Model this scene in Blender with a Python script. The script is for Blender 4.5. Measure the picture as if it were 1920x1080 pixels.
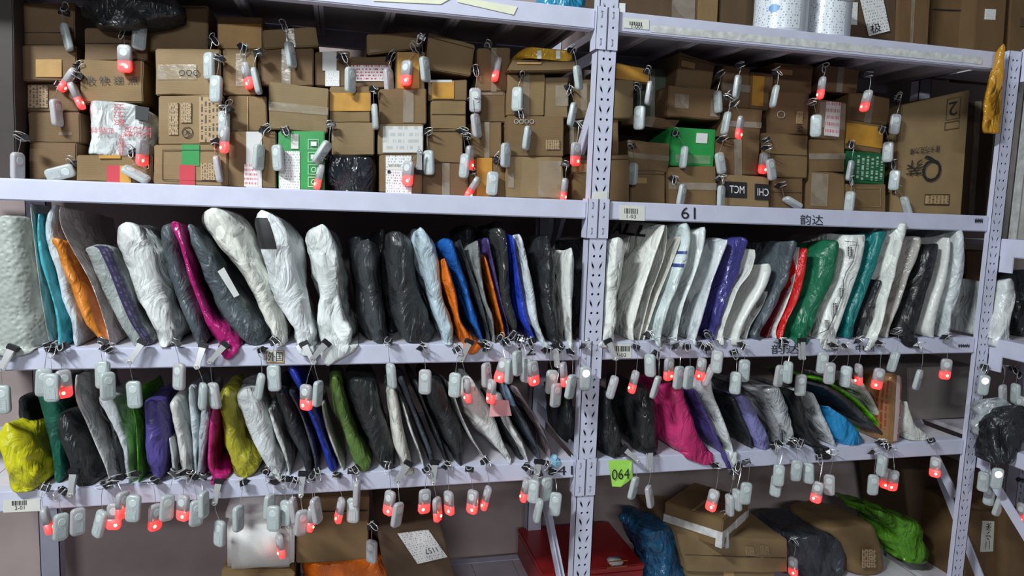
import bpy, bmesh, math, random
from mathutils import Vector, Matrix, noise
for o in list(bpy.data.objects): bpy.data.objects.remove(o)
random.seed(7)
scene = bpy.context.scene
COL = scene.collection

# ------------------------------------------------------------------ camera
F = 1328.0                                   # focal length in pixels of the 1920 px wide frame
YAW, PIT, ROL = -0.24357, 0.1141, -0.0353
CAM = Vector((-0.56271, -1.5, 1.30))
cy, sy, cp, sp, cr, sr = (math.cos(YAW), math.sin(YAW), math.cos(PIT), math.sin(PIT), math.cos(ROL), math.sin(ROL))
FW = Vector((-sy*cp, cy*cp, -sp)); R0 = Vector((cy, sy, 0)); D0 = FW.cross(R0)
RT = R0*cr + D0*sr; DN = -R0*sr + D0*cr
cam = bpy.data.cameras.new('camera'); cam_o = bpy.data.objects.new('camera', cam); COL.objects.link(cam_o)
cam_o.matrix_world = Matrix.Translation(CAM) @ Matrix((RT, -DN, -FW)).transposed().to_4x4()
cam.sensor_width = 36.0; cam.lens = F/1920*36; cam.clip_start = 0.05
scene.camera = cam_o
# ------------------------------------------------------------------ light
w = bpy.data.worlds.new('room_air'); scene.world = w; w.use_nodes = True
bg = w.node_tree.nodes['Background']; bg.inputs[0].default_value = (0.80, 0.85, 1.0, 1); bg.inputs[1].default_value = 0.04
ld = bpy.data.lights.new('ceiling_tube', 'AREA'); ld.shape = 'RECTANGLE'; ld.size = 0.55; ld.size_y = 0.16
ld.energy = 96; ld.color = (0.90, 0.98, 1.0)
lo = bpy.data.objects.new('ceiling_tube', ld); COL.objects.link(lo); lo.location = (-1.95, -1.42, 2.85)
lo.rotation_euler = (Vector((-0.1, 0.1, 1.0)) - lo.location).to_track_quat('-Z', 'Y').to_euler()
l2 = bpy.data.lights.new('ceiling_tube_aisle', 'AREA'); l2.shape = 'RECTANGLE'; l2.size = 1.2; l2.size_y = .12; l2.energy = 66; l2.color = (.92, .97, 1.0)
lo2 = bpy.data.objects.new('ceiling_tube_aisle', l2); COL.objects.link(lo2); lo2.location = (-1.4, -4.6, 2.6); lo2.rotation_euler = (Vector((0, .2, .8))-lo2.location).to_track_quat('-Z', 'Y').to_euler()
vs = scene.view_settings; vs.view_transform = 'Standard'; vs.look = 'None'; vs.gamma = 1; vs.use_curve_mapping = False; vs.exposure = -0.02

def P(x, y, Y=0.0):
    d = RT*((x-960)/F) + DN*((y-540)/F) + FW
    return CAM + d*((Y-CAM.y)/d.y)
def pxm(p):                                   # pixels per metre at a point
    return F/((p-CAM).dot(FW))

# ------------------------------------------------------------------ materials
def newmat(name):
    m = bpy.data.materials.new(name); m.use_nodes = True
    return m, m.node_tree, m.node_tree.nodes['Principled BSDF']
def N(nt, t, **kw):
    n = nt.nodes.new(t)
    for k, v in kw.items():
        if k in n.inputs.keys(): n.inputs[k].default_value = v
        else: setattr(n, k, v)
    return n
def c4(c): return (c[0], c[1], c[2], 1)
def mul(c, k): return tuple(min(1, x*k) for x in c)
def varied(nt, b, col, amt, scale, coord='Object', aniso=(1, 1, 1)):
    tc = N(nt, 'ShaderNodeTexCoord'); mp = N(nt, 'ShaderNodeMapping'); mp.inputs['Scale'].default_value = aniso
    nt.links.new(tc.outputs[coord], mp.inputs[0])
    nz = N(nt, 'ShaderNodeTexNoise', Scale=scale, Detail=5.0); nt.links.new(mp.outputs[0], nz.inputs['Vector'])
    r = N(nt, 'ShaderNodeValToRGB'); r.color_ramp.elements[0].position = .3; r.color_ramp.elements[1].position = .72
    r.color_ramp.elements[0].color = c4(mul(col, 1-amt)); r.color_ramp.elements[1].color = c4(mul(col, 1+amt*.6))
    nt.links.new(nz.outputs['Fac'], r.inputs[0]); nt.links.new(r.outputs[0], b.inputs['Base Color'])
    return mp, nz
def bump(nt, b, src, strength, dist=0.002):
    bp = N(nt, 'ShaderNodeBump', Strength=strength, Distance=dist)
    nt.links.new(src, bp.inputs['Height']); nt.links.new(bp.outputs[0], b.inputs['Normal'])
    return bp
def plain(name, col, rough=.5, metal=0, amt=.1, scale=30, bumpy=0, alpha=1, trans=0, emit=None, es=0):
    m, nt, b = newmat(name)
    mp, nz = varied(nt, b, col, amt, scale)
    b.inputs['Roughness'].default_value = rough; b.inputs['Metallic'].default_value = metal
    b.inputs['Alpha'].default_value = alpha; b.inputs['Transmission Weight'].default_value = trans
    if bumpy: bump(nt, b, nz.outputs['Fac'], bumpy)
    if emit: b.inputs['Emission Color'].default_value = c4(emit); b.inputs['Emission Strength'].default_value = es
    return m
_poly = {}
def poly(col, rough=.38, cr=.6):
    key = (tuple(col), rough, cr)
    if key in _poly: return _poly[key]
    m, nt, b = newmat('plastic_film')
    mp, nz = varied(nt, b, col, .12, 9)
    b.inputs['Roughness'].default_value = rough
    nd = N(nt, 'ShaderNodeTexNoise', Scale=6.0, Detail=2.0); nt.links.new(mp.outputs[0], nd.inputs['Vector'])
    wv = N(nt, 'ShaderNodeVectorMath', operation='MULTIPLY_ADD'); nt.links.new(nd.outputs['Color'], wv.inputs[0]); wv.inputs[1].default_value = (.10, .10, .10); nt.links.new(mp.outputs[0], wv.inputs[2])
    mp.inputs['Scale'].default_value = (1, .7, .62)
    hs = []
    for sc, g in ((17.0, .85), (40.0, .55)):        # every facet of the film is a plane tilted its own way
        v_ = N(nt, 'ShaderNodeTexVoronoi', Scale=sc); nt.links.new(wv.outputs[0], v_.inputs['Vector'])
        s1 = N(nt, 'ShaderNodeVectorMath', operation='SUBTRACT'); nt.links.new(wv.outputs[0], s1.inputs[0]); nt.links.new(v_.outputs['Position'], s1.inputs[1])
        s2 = N(nt, 'ShaderNodeVectorMath', operation='SUBTRACT'); nt.links.new(v_.outputs['Color'], s2.inputs[0]); s2.inputs[1].default_value = (.5, .5, .5)
        dt = N(nt, 'ShaderNodeVectorMath', operation='DOT_PRODUCT'); nt.links.new(s1.outputs[0], dt.inputs[0]); nt.links.new(s2.outputs[0], dt.inputs[1])
        mu = N(nt, 'ShaderNodeMath', operation='MULTIPLY'); nt.links.new(dt.outputs['Value'], mu.inputs[0]); mu.inputs[1].default_value = g; hs.append(mu)
    n2 = N(nt, 'ShaderNodeTexNoise', Scale=20.0, Detail=3.0, Distortion=1.4); nt.links.new(mp.outputs[0], n2.inputs['Vector'])
    rg = N(nt, 'ShaderNodeMath', operation='SUBTRACT'); nt.links.new(n2.outputs['Fac'], rg.inputs[0]); rg.inputs[1].default_value = .5
    ab = N(nt, 'ShaderNodeMath', operation='ABSOLUTE'); nt.links.new(rg.outputs[0], ab.inputs[0])
    ad = N(nt, 'ShaderNodeMath', operation='ADD'); nt.links.new(hs[0].outputs[0], ad.inputs[0]); nt.links.new(hs[1].outputs[0], ad.inputs[1])
    a2 = N(nt, 'ShaderNodeMath', operation='MULTIPLY_ADD'); nt.links.new(ab.outputs[0], a2.inputs[0]); a2.inputs[1].default_value = .018; nt.links.new(ad.outputs[0], a2.inputs[2])
    bump(nt, b, a2.outputs[0], min(1, cr*1.25), 1.0)
    _poly[key] = m; return m
def bubble(name, col, scale=150, st=.5):
    m, nt, b = newmat(name); mp, nz = varied(nt, b, col, .08, 12)
    v = N(nt, 'ShaderNodeTexVoronoi', Scale=scale); v.feature = 'SMOOTH_F1'; nt.links.new(mp.outputs[0], v.inputs['Vector'])
    b.inputs['Roughness'].default_value = .35; bump(nt, b, v.outputs['Distance'], st, .003); return m
def card(name, col):
    m, nt, b = newmat(name); mp, nz = varied(nt, b, col, .14, 14)
    b.inputs['Roughness'].default_value = .72
    wv = N(nt, 'ShaderNodeTexWave', Scale=70.0, Distortion=.4); wv.bands_direction = 'Z'; nt.links.new(mp.outputs[0], wv.inputs['Vector'])
    ad = N(nt, 'ShaderNodeMath', operation='MULTIPLY_ADD'); nt.links.new(wv.outputs['Fac'], ad.inputs[0]); ad.inputs[1].default_value = .12
    nt.links.new(nz.outputs['Fac'], ad.inputs[2]); bump(nt, b, ad.outputs[0], .25, .002); return m
def printed(name, paper, ink, rows=9, dens=.5, vert=False, cols=30, rough=.5):
    """paper with rows of small illegible print"""
    m, nt, b = newmat(name); tc = N(nt, 'ShaderNodeTexCoord'); sx = N(nt, 'ShaderNodeSeparateXYZ')
    nt.links.new(tc.outputs['UV'], sx.inputs[0])
    a, c = (1, 0) if vert else (0, 1)
    r = N(nt, 'ShaderNodeMath', operation='MULTIPLY'); nt.links.new(sx.outputs[c], r.inputs[0]); r.inputs[1].default_value = rows
    fr = N(nt, 'ShaderNodeMath', operation='FRACT'); nt.links.new(r.outputs[0], fr.inputs[0])
    fl = N(nt, 'ShaderNodeMath', operation='FLOOR'); nt.links.new(r.outputs[0], fl.inputs[0])
    g = N(nt, 'ShaderNodeMath', operation='GREATER_THAN'); nt.links.new(fr.outputs[0], g.inputs[0]); g.inputs[1].default_value = .5
    xx = N(nt, 'ShaderNodeMath', operation='MULTIPLY'); nt.links.new(sx.outputs[a], xx.inputs[0]); xx.inputs[1].default_value = cols
    cb = N(nt, 'ShaderNodeCombineXYZ'); nt.links.new(xx.outputs[0], cb.inputs[0]); nt.links.new(fl.outputs[0], cb.inputs[1])
    nz = N(nt, 'ShaderNodeTexNoise', Scale=1.0, Detail=1.0); nt.links.new(cb.outputs[0], nz.inputs['Vector'])
    t = N(nt, 'ShaderNodeMath', operation='GREATER_THAN'); nt.links.new(nz.outputs['Fac'], t.inputs[0]); t.inputs[1].default_value = 1-dens
    mm = N(nt, 'ShaderNodeMath', operation='MULTIPLY'); nt.links.new(g.outputs[0], mm.inputs[0]); nt.links.new(t.outputs[0], mm.inputs[1])
    mx = N(nt, 'ShaderNodeMix'); mx.data_type = 'RGBA'; mx.inputs['A'].default_value = c4(paper); mx.inputs['B'].default_value = c4(ink)
    nt.links.new(mm.outputs[0], mx.inputs['Factor']); nt.links.new(mx.outputs['Result'], b.inputs['Base Color'])
    b.inputs['Roughness'].default_value = rough; return m

LAV = (.55, .56, .69)
M = dict(
 steel=plain('lavender_enamel', LAV, .42, 0, .07, 22, .05),
 panel=plain('shelf_panel_enamel', (.62, .58, .64), .38, 0, .12, 14, .05),
 hole=plain('dark_gap', (.015, .015, .02), .8),
 wall=plain('dirty_plaster', (.38, .30, .29), .85, 0, .22, 5, .25),
 floor=plain('worn_concrete', (.46, .43, .42), .8, 0, .3, 6, .3),
 clear_tape=plain('clear_tape', (.55, .50, .42), .12, 0, .2, 40, .5, alpha=.22),
 brown_tape=plain('brown_tape', (.40, .25, .10), .2, 0, .15, 40, .25),
 yellow_tape=plain('yellow_tape', (.46, .23, .028), .5, 0, .2, 30, .4),
 white_label=plain('white_paper', (.74, .74, .73), .6),
 cream_label=plain('cream_paper', (.66, .66, .60), .6),
 grey_label=plain('grey_paper', (.55, .55, .54), .6),
 ink=plain('black_ink', (.018, .018, .02), .5),
 redink=plain('red_ink', (.45, .03, .05), .5),
 greenink=plain('green_tape', (.02, .25, .06), .3),
 navyink=plain('navy_ink', (.03, .05, .20), .5),
 whiteink=plain('white_ink', (.8, .8, .8), .5),
 case=plain('frosted_plastic', (.58, .64, .64), .28, 0, .06, 60, 0, trans=.35),
 case2=plain('frosted_plastic_warm', (.57, .56, .58), .28, 0, .06, 60, 0, trans=.35),
 insert=printed('tag_insert', (.48, .54, .54), (.16, .2, .22), 7, .5, True, 24),
 button=plain('tag_button', (.54, .60, .60), .3),
 lit=plain('lit_red_plastic', (.55, .10, .10), .35, 0, .1, 100, 0, emit=(1, .035, .03), es=.55),
 led=plain('red_led', (1, .3, .2), .3, emit=(1, .12, .06), es=34),
 wled=plain('white_led', (1, 1, 1), .3, emit=(1, 1, .95), es=1.6),
 clip=plain('black_clip_steel', (.015, .015, .018), .28),
 chrome=plain('chrome_wire', (.62, .62, .62), .22, .45),
 wire=plain('thin_wire', (.55, .55, .55), .3, .8),
 foam=plain('white_foam', (.80, .80, .78), .7, 0, .06, 200, .2),
 black=poly((.016, .018, .020), .34, .8),
 greencard=plain('green_print', (.02, .27, .06), .35),
 darkgreencard=plain('dark_green_print', (.012, .10, .035), .35),
)
def lit_plastic():
    m, nt, b = newmat('lit_red_plastic'); b.inputs['Base Color'].default_value = (.46, .17, .17, 1); b.inputs['Roughness'].default_value = .33; b.inputs['Transmission Weight'].default_value = .2
    tc = N(nt, 'ShaderNodeTexCoord'); sx = N(nt, 'ShaderNodeSeparateXYZ'); nt.links.new(tc.outputs['Object'], sx.inputs[0])
    mr = N(nt, 'ShaderNodeMapRange'); mr.interpolation_type = 'SMOOTHSTEP'; nt.links.new(sx.outputs['Z'], mr.inputs['Value'])
    for k, v in (('From Min', -.024), ('From Max', -.047), ('To Min', 0.0), ('To Max', .85)): mr.inputs[k].default_value = v
    b.inputs['Emission Color'].default_value = (1, .025, .022, 1); nt.links.new(mr.outputs['Result'], b.inputs['Emission Strength']); return m  # red base and graded emission stand in for LED light scattered in the case
M['lit'] = lit_plastic()
CARD = [card('cardboard', c) for c in ((.195, .124, .050), (.165, .100, .040), (.24, .160, .074), (.135, .076, .030), (.205, .140, .064))]
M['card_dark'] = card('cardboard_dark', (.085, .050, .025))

# ------------------------------------------------------------------ object helpers
def link(name, me, mat=None, parent=None, smooth=False):
    o = bpy.data.objects.new(name, me); COL.objects.link(o)
    if mat is not None and len(me.materials) == 0: me.materials.append(mat)
    if parent is not None: o.parent = parent
    if smooth: me.polygons.foreach_set('use_smooth', [True]*len(me.polygons))
    return o
def mesh(name, v, f):
    me = bpy.data.meshes.new(name); me.from_pydata([tuple(x) for x in v], [], f); me.update(); return me
def tag(o, label, cat, group=None, kind=None):
    o['label'] = label
    if cat: o['category'] = cat
    if group: o['group'] = group
    if kind: o['kind'] = kind
    return o
def empty(name, loc=(0, 0, 0)):
    o = bpy.data.objects.new(name, None); COL.objects.link(o); o.location = loc; o.empty_display_size = .02; return o
def box_vf(x0, x1, y0, y1, z0, z1):
    v = [(x, y, z) for z in (z0, z1) for y in (y0, y1) for x in (x0, x1)]
    f = [(0, 2, 3, 1), (4, 5, 7, 6), (0, 1, 5, 4), (2, 6, 7, 3), (0, 4, 6, 2), (1, 3, 7, 5)]
    return v, f
def join_vf(*parts):
    V, Fc = [], []
    for v, f in parts:
        n = len(V); V += list(v); Fc += [tuple(i+n for i in q) for q in f]
    return V, Fc
def bevel(me, w, seg=2):
    bm = bmesh.new(); bm.from_mesh(me)
    bmesh.ops.bevel(bm, geom=bm.edges[:], offset=w, segments=seg, affect='EDGES', clamp_overlap=True)
    bm.to_mesh(me); bm.free(); me.update(); return me
def boxo(name, b, mat, parent=None, bev=0):
    me = mesh(name, *box_vf(*b))
    if bev: bevel(me, bev)
    return link(name, me, mat, parent)
def tube_vf(pts, r, n=6, closed=False):
    pts = [Vector(p) for p in pts]; V = []; Fc = []
    for i, p in enumerate(pts):
        a = pts[i-1] if (i or closed) else pts[i]; b = pts[(i+1) % len(pts)] if (i < len(pts)-1 or closed) else pts[i]
        d = (b-a).normalized(); u = d.cross(Vector((0, .31, .95)))
        if u.length < .05: u = d.cross(Vector((1, 0, 0)))
        u.normalize(); w_ = d.cross(u)
        V += [p + (u*math.cos(2*math.pi*k/n) + w_*math.sin(2*math.pi*k/n))*r for k in range(n)]
    m = len(pts)
    for i in range(m if closed else m-1):
        for k in range(n):
            j = (i+1) % m
            Fc.append((i*n+k, i*n+(k+1) % n, j*n+(k+1) % n, j*n+k))
    return V, Fc
def bar_vf(a, b, wx, wy, up=Vector((1, 0, 0))):
    """flat strip from a to b: wx wide along 'up', wy thick across"""
    a = Vector(a); b = Vector(b); d = (b-a).normalized(); u = up.normalized(); t = d.cross(u).normalized()
    V = [p + u*sx_*wx/2 + t*sy_*wy/2 for p in (a, b) for sx_, sy_ in ((-1, -1), (1, -1), (1, 1), (-1, 1))]
    return V, [(0, 1, 2, 3), (7, 6, 5, 4), (0, 4, 5, 1), (1, 5, 6, 2), (2, 6, 7, 3), (3, 7, 4, 0)]
def hole_cell(x0, x1, z0, z1, poly_, y):
    """rectangle x0..x1, z0..z1 in the plane y with a star-shaped hole"""
    cx = sum(p[0] for p in poly_)/len(poly_); cz = sum(p[1] for p in poly_)/len(poly_)
    pts = [(math.atan2(p[1]-cz, p[0]-cx), p) for p in poly_]
    pts.sort(); n = len(pts); out = []
    def edge(a):
        c, s = math.cos(a), math.sin(a); t = 1e9
        if c > 1e-9: t = min(t, (x1-cx)/c)
        if c < -1e-9: t = min(t, (x0-cx)/c)
        if s > 1e-9: t = min(t, (z1-cz)/s)
        if s < -1e-9: t = min(t, (z0-cz)/s)
        return (cx+c*t, cz+s*t)
    items = [(a, p, edge(a)) for a, p in pts]
    for c in ((x0, z0), (x1, z0), (x1, z1), (x0, z1)):
        a = math.atan2(c[1]-cz, c[0]-cx)
        k = [i for i in range(n) if pts[i][0] <= a]; i = k[-1] if k else n-1; j = (i+1) % n
        a0 = pts[i][0]; a1 = pts[j][0]
        da = (a1-a0) % (2*math.pi); t = ((a-a0) % (2*math.pi))/da if da else 0
        p = (pts[i][1][0]*(1-t)+pts[j][1][0]*t, pts[i][1][1]*(1-t)+pts[j][1][1]*t)
        items.append((a, p, c))
    items.sort(key=lambda q: q[0]); m = len(items); V = []; Fc = []
    for a, p, e in items: V += [(p[0], y, p[1]), (e[0], y, e[1]), (p[0], y+.002, p[1])]
    for i in range(m):
        j = (i+1) % m
        Fc += [(3*i+1, 3*j+1, 3*j, 3*i), (3*i, 3*j, 3*j+2, 3*i+2)]
    return V, Fc
def text_geo(s, bold=0.0):
    cu = bpy.data.curves.new('t', 'FONT'); cu.body = s; cu.resolution_u = 3; cu.offset = bold
    o = bpy.data.objects.new('t', cu); COL.objects.link(o)
    dg = bpy.context.evaluated_depsgraph_get(); me = o.evaluated_get(dg).to_mesh()
    V = [tuple(v.co) for v in me.vertices]; Fc = [tuple(p.vertices) for p in me.polygons]
    o.evaluated_get(dg).to_mesh_clear(); bpy.data.objects.remove(o); bpy.data.curves.remove(cu)
    if not V: return [], []
    x0 = min(v[0] for v in V); x1 = max(v[0] for v in V); y0 = min(v[1] for v in V); y1 = max(v[1] for v in V)
    return [((v[0]-x0)/(x1-x0+1e-9), (v[1]-y0)/(y1-y0+1e-9)) for v in V], Fc
def quad_pt(q, u, v):                          # q = TL,TR,BR,BL ; v upward
    return (q[3]*(1-u)+q[2]*u)*(1-v) + (q[0]*(1-u)+q[1]*u)*v
def text_on(name, s, q, mat, parent, off=.0006, turn=0, mirror=False):
    uv, f = text_geo(s)
    if not uv: return None
    nrm = (q[1]-q[0]).cross(q[3]-q[0]).normalized()
    if nrm.dot(CAM-q[0]) < 0: nrm = -nrm
    V = []
    for u, v in uv:
        if mirror: u = 1-u
        if turn == 180: u, v = 1-u, 1-v
        elif turn == 90: u, v = 1-v, u
        elif turn == -90: u, v = v, 1-u
        V.append(quad_pt(q, u, v)+nrm*off)
    return link(name, mesh(name, V, f), mat, parent)
def patch_on(name, q, mat, parent, off=.0005, n=1):
    """thin sheet on the quad q"""
    nrm = (q[1]-q[0]).cross(q[3]-q[0]).normalized()
    if nrm.dot(CAM-q[0]) < 0: nrm = -nrm
    V = [p+nrm*k for k in (-.0002, off) for p in q]
    f = [(4, 5, 6, 7), (3, 2, 1, 0), (0, 1, 5, 4), (1, 2, 6, 5), (2, 3, 7, 6), (3, 0, 4, 7)]
    me = mesh(name, V, f); uvl = me.uv_layers.new(name='uv')
    UV = [(0, 1), (1, 1), (1, 0), (0, 0)]*2
    for l in me.loops: uvl.data[l.index].uv = UV[l.vertex_index]
    return link(name, me, mat, parent)
def pxq(x0, y0, x1, y1, Y=-.0004, sl=0.0, sr_=None):
    """quad on the plane Y from a pixel rectangle; sl = drop in pixels from left to right"""
    return [P(x0, y0, Y), P(x1, y0+sl, Y), P(x1, y1+sl, Y), P(x0, y1, Y)]
def sub_quad(q, u0, v0, u1, v1):
    return [quad_pt(q, u0, v1), quad_pt(q, u1, v1), quad_pt(q, u1, v0), quad_pt(q, u0, v0)]

# ------------------------------------------------------------------ room
def struct(o, label):
    o['kind'] = 'structure'; o['label'] = label; return o
struct(boxo('wall_back', (-3.2, 3.2, .52, .60, 0, 3.0), M['wall']), 'dirty mauve plaster wall behind the steel rack')
struct(boxo('floor', (-3.2, 3.2, -3.2, .60, -.06, 0), M['floor']), 'worn grey concrete floor under the racks')

# ------------------------------------------------------------------ main rack
SZ = {1: (1.687, 1.730), 2: (1.279, 1.320), 3: (.958, 1.000), 4: (.680, .722), 5: (.235, .277)}
XL, XR = -1.42, 1.106
rack = empty('storage_rack', (0, 0, 0))
tag(rack, 'lavender-white boltless steel rack with two bays of shelves facing us', 'rack')
def slot_poly(cx, cz, m, s=1.0):
    pts = [(-.0052, .0105), (-.0022, .0105), (-.0012, .0035), (.0040, -.0030), (.0048, -.0105), (.0022, -.0105), (.0012, -.0040), (-.0040, .0025)]
    return [(cx+m*a*s*.85, cz+b*s*1.0) for a, b in pts]
def round_poly(cx, cz, r, n=8): return [(cx+r*math.cos(2*math.pi*k/n), cz+r*math.sin(2*math.pi*k/n)) for k in range(n)]
def upright(x0, x1, yf, z0, z1, parent, holes=True, depth=.032, pitch=.043, name='upright_post'):
    pieces = []
    if holes:
        xm = (x0+x1)/2; z = z0
        while z < z1-.001:
            za = min(z+pitch*.64, z1); zb = min(z+pitch, z1)
            for a, b, m in ((x0, xm, 1), (xm, x1, -1)):
                c = (a+b)/2 + m*.002
                if za-z > .024:
                    pieces.append(hole_cell(a, b, z, za, slot_poly(c, (z+za)/2, m), yf))
                else: pieces.append(([(a, yf, z), (b, yf, z), (b, yf, za), (a, yf, za)], [(0, 1, 2, 3)]))
                if zb-za > .012: pieces.append(hole_cell(a, b, za, zb, round_poly(c+m*.002, (za+zb)/2, .0030), yf))
                elif zb > za: pieces.append(([(a, yf, za), (b, yf, za), (b, yf, zb), (a, yf, zb)], [(0, 1, 2, 3)]))
            z += pitch
    else: pieces.append(box_vf(x0, x1, yf, yf+.002, z0, z1))
    pieces += [box_vf(x0, x0+.002, yf, yf+depth, z0, z1), box_vf(x1-.002, x1, yf, yf+depth, z0, z1),
               box_vf(x0, x0+.016, yf+depth, yf+depth+.002, z0, z1), box_vf(x1-.016, x1, yf+depth, yf+depth+.002, z0, z1),
               box_vf(x0+.002, x1-.002, yf+depth*.75, yf+depth*.75+.001, z0, z1)]  # near-black sheet stands in for the shade inside the channel
    me = mesh(name, *join_vf(*pieces)); me.materials.append(M['steel']); me.materials.append(M['hole'])
    n = len(me.polygons); me.polygons.foreach_set('material_index', [0]*(n-6)+[1]*6)
    return link(name, me, None, parent)
upright(-.019, .026, -.004, 0, 1.76, rack)
upright(XL-.025, XL+.025, -.004, 0, 2.2, rack)
for x in (-1.255, 0.003, 1.215): upright(x-.022, x+.022, .40, 0, 2.2 if x else 1.75, rack, holes=False)
# beams, one per bay and side of every shelf
beams = {}
for k, (z0, z1) in SZ.items():
    for bay, (xa, xb) in (('l', (XL+.026, -.026)), ('r', (.027, 1.078))):
        for back in (0, 1):
            y0, y1 = (.0, .030) if not back else (.40, .43)
            b = boxo('shelf_beam', (xa, xb, y0 if not back else y0, y1, z0, z1), M['steel'], rack, .0025)
            if not back:
                beams[k, bay] = b
    # panels, each with folded ribs under it
    zt = z1-.001
    edges_l = [XL+.03] + [-.767-.155*i for i in (3, 2, 1)] + [-.767, -.606, -.453, -.311, -.183, -.063, -.028]
    edges_r = [.03, .142, .276, .405, .532, .662, .786, .922, 1.034, 1.076]
    for ed in (edges_l, edges_r):
        for a, b in zip(ed[:-1], ed[1:]):
            if b-a < .05 and k != 1: pass
            me = mesh('shelf_panel', *join_vf(box_vf(a+.0008, b-.0008, .031, .399, zt-.002, zt),
                      box_vf(a+.0008, a+.010, .031, .399, zt-.020, zt-.002), box_vf(b-.010, b-.0008, .031, .399, zt-.020, zt-.002)))
            link('shelf_panel', me, M['panel'], rack)
    # hook plates at the middle post
    if k in (1, 2, 3, 4):
        for s in (-1, 1):
            xa, xb = (-.0255, -.0005) if s < 0 else (.0005, .0265)
            zb, zt2 = z0-.042, z1+.004
            cells = []; zz = [zb, zb+.030, zb+.056, zt2]
            cx = (xa+xb)/2
            sl = lambda cz: [(cx-.003, cz-.008), (cx+.002, cz-.007), (cx+.0035, cz), (cx+.002, cz+.007), (cx-.003, cz+.008), (cx-.001, cz)]
            cells.append(hole_cell(xa, xb, zz[0], zz[1], sl((zz[0]+zz[1])/2), -.0075))
            cells.append(hole_cell(xa, xb, zz[1], zz[2], round_poly(cx, (zz[1]+zz[2])/2+.004, .0028), -.0075))
            cells.append(hole_cell(xa, xb, zz[2], zz[3], sl((zz[2]+zz[3])/2), -.0075))
            cells.append(box_vf(xa, xa+.0012, -.0075, .028, zb, zt2)); cells.append(box_vf(xb-.0012, xb, -.0075, .028, zb, zt2))
            link('hook_plate', mesh('hook_plate', *join_vf(*cells)), M['steel'], rack)
def brace(a, b, parent, wdt=.026):
    me = mesh('diagonal_brace', *join_vf(bar_vf(a, b, .003, wdt), ([], [])))
    me2 = join_vf(bar_vf(a, b, .003, wdt), bar_vf(Vector(a)+Vector((.008, 0, 0)), Vector(b)+Vector((.008, 0, 0)), .016, .002))
    bpy.data.meshes.remove(me)
    return link('diagonal_brace', mesh('diagonal_brace', *me2), M['steel'], parent)
brace((-.004, .03, 1.643), (-.004, .40, 1.643), rack)
brace((-.012, .036, 1.530), (-.012, .39, 1.08), rack, .034)
brace((-.004, .03, .722), (-.004, .40, .735), rack)
brace((-.020, .39, .640), (-.020, .036, .335), rack, .032)
brace((1.10, .39, .95), (1.10, .03, .545), rack)
# writing and stickers on the beams
def sticker(bk, name, px, mat, Y=-.0011, sl=0):
    q = pxq(*px, Y=Y, sl=sl); return patch_on(name, q, M[mat] if isinstance(mat, str) else mat, beams[bk], .0003), q
M['barcode'] = printed('barcode_print', (.66, .66, .60), (.05, .05, .05), 1.0, .5, False, 40)
def beam_label(bk, px, sl, txt, tpx, bpx):
    o, q = sticker(bk, 'barcode_sticker', px, 'cream_label', sl=sl)
    x0, y0, x1, y1 = bpx; n = 15
    rnd = random.Random(len(txt)+px[0]); x = x0; pieces = []
    while x < x1-1:
        wd = rnd.choice((.9, 1.4, 2.0)); s = sl*(x-px[0])/(px[2]-px[0])
        qq = pxq(x, y0+s, min(x+wd, x1), y1+s, Y=-.0018); n0 = len(pieces)*4
        pieces.append(([*qq], [(0, 1, 2, 3)])); x += wd+rnd.choice((.9, 1.3, 1.8))
    link('barcode', mesh('barcode', *join_vf(*pieces)), M['ink'], beams[bk])
    text_on('sticker_number', txt, pxq(*tpx, Y=-.0012, sl=sl*.35), M['ink'], beams[bk])
beam_label((1, 'r'), (1169, 33, 1217, 52), 4, '1-001', (1184, 46, 1204, 53), (1180, 39, 1204, 46))
beam_label((2, 'r'), (1161, 384, 1209, 412), 2, '1-03', (1175, 402, 1192, 409), (1171, 390, 1198, 400))
beam_label((3, 'r'), (1149, 645, 1184, 671), 0, '1-02', (1157, 662, 1174, 669), (1153, 649, 1181, 659))
beam_label((4, 'l'), (6, 938, 75, 961), -3, '2-01', (28, 949, 46, 956), (22, 940, 51, 949))
def writing(bk, s, px, sl=0, mat='ink'): text_on('handwriting', s, pxq(*px, Y=-.0010, sl=sl), M[mat], beams[bk])
writing((2, 'r'), '61', (1277, 388, 1304, 410), 1)
writing((2, 'r'), '韵达', (1500, 402, 1543, 421), 1)
writing((3, 'l'), '12', (972, 646, 1004, 668), -3)
writing((3, 'r'), '韵达', (1446, 646, 1500, 664), -1)
writing((3, 'r'), '中', (1317, 646, 1332, 664), -1)
writing((3, 'r'), '中通', (1604, 646, 1640, 660), -1)
writing((4, 'l'), '041', (1026, 875, 1074, 892), -2)
o, q = sticker((3, 'l'), 'taped_note', (499, 657, 533, 681), 'brown_tape'); q2 = pxq(502, 659, 530, 677, Y=-.0016)
patch_on('paper_slip', [p for p in pxq(501, 658, 531, 678, Y=-.0012)], M['cream_label'], beams[3, 'l'])
text_on('handwriting', '外国', q2, M['ink'], beams[3, 'l'])
# black scribbles at the right beam ends
for bk, px in (((2, 'r'), (1828, 408, 1843, 420)), ((3, 'r'), (1797, 644, 1818, 653)), ((4, 'l'), (992, 881, 1004, 893))):
    q = pxq(*px, Y=-.0008); V = []; nn = 12
    for i in range(nn+1):
        u = i/nn; V += [quad_pt(q, u, .75+.25*math.sin(i*2.7)), quad_pt(q, u, .25+.25*math.sin(i*3.9))]
    link('marker_scribble', mesh('marker_scribble', V, [(2*i, 2*i+2, 2*i+3, 2*i+1) for i in range(nn)]), M['ink'], beams[bk])
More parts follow.
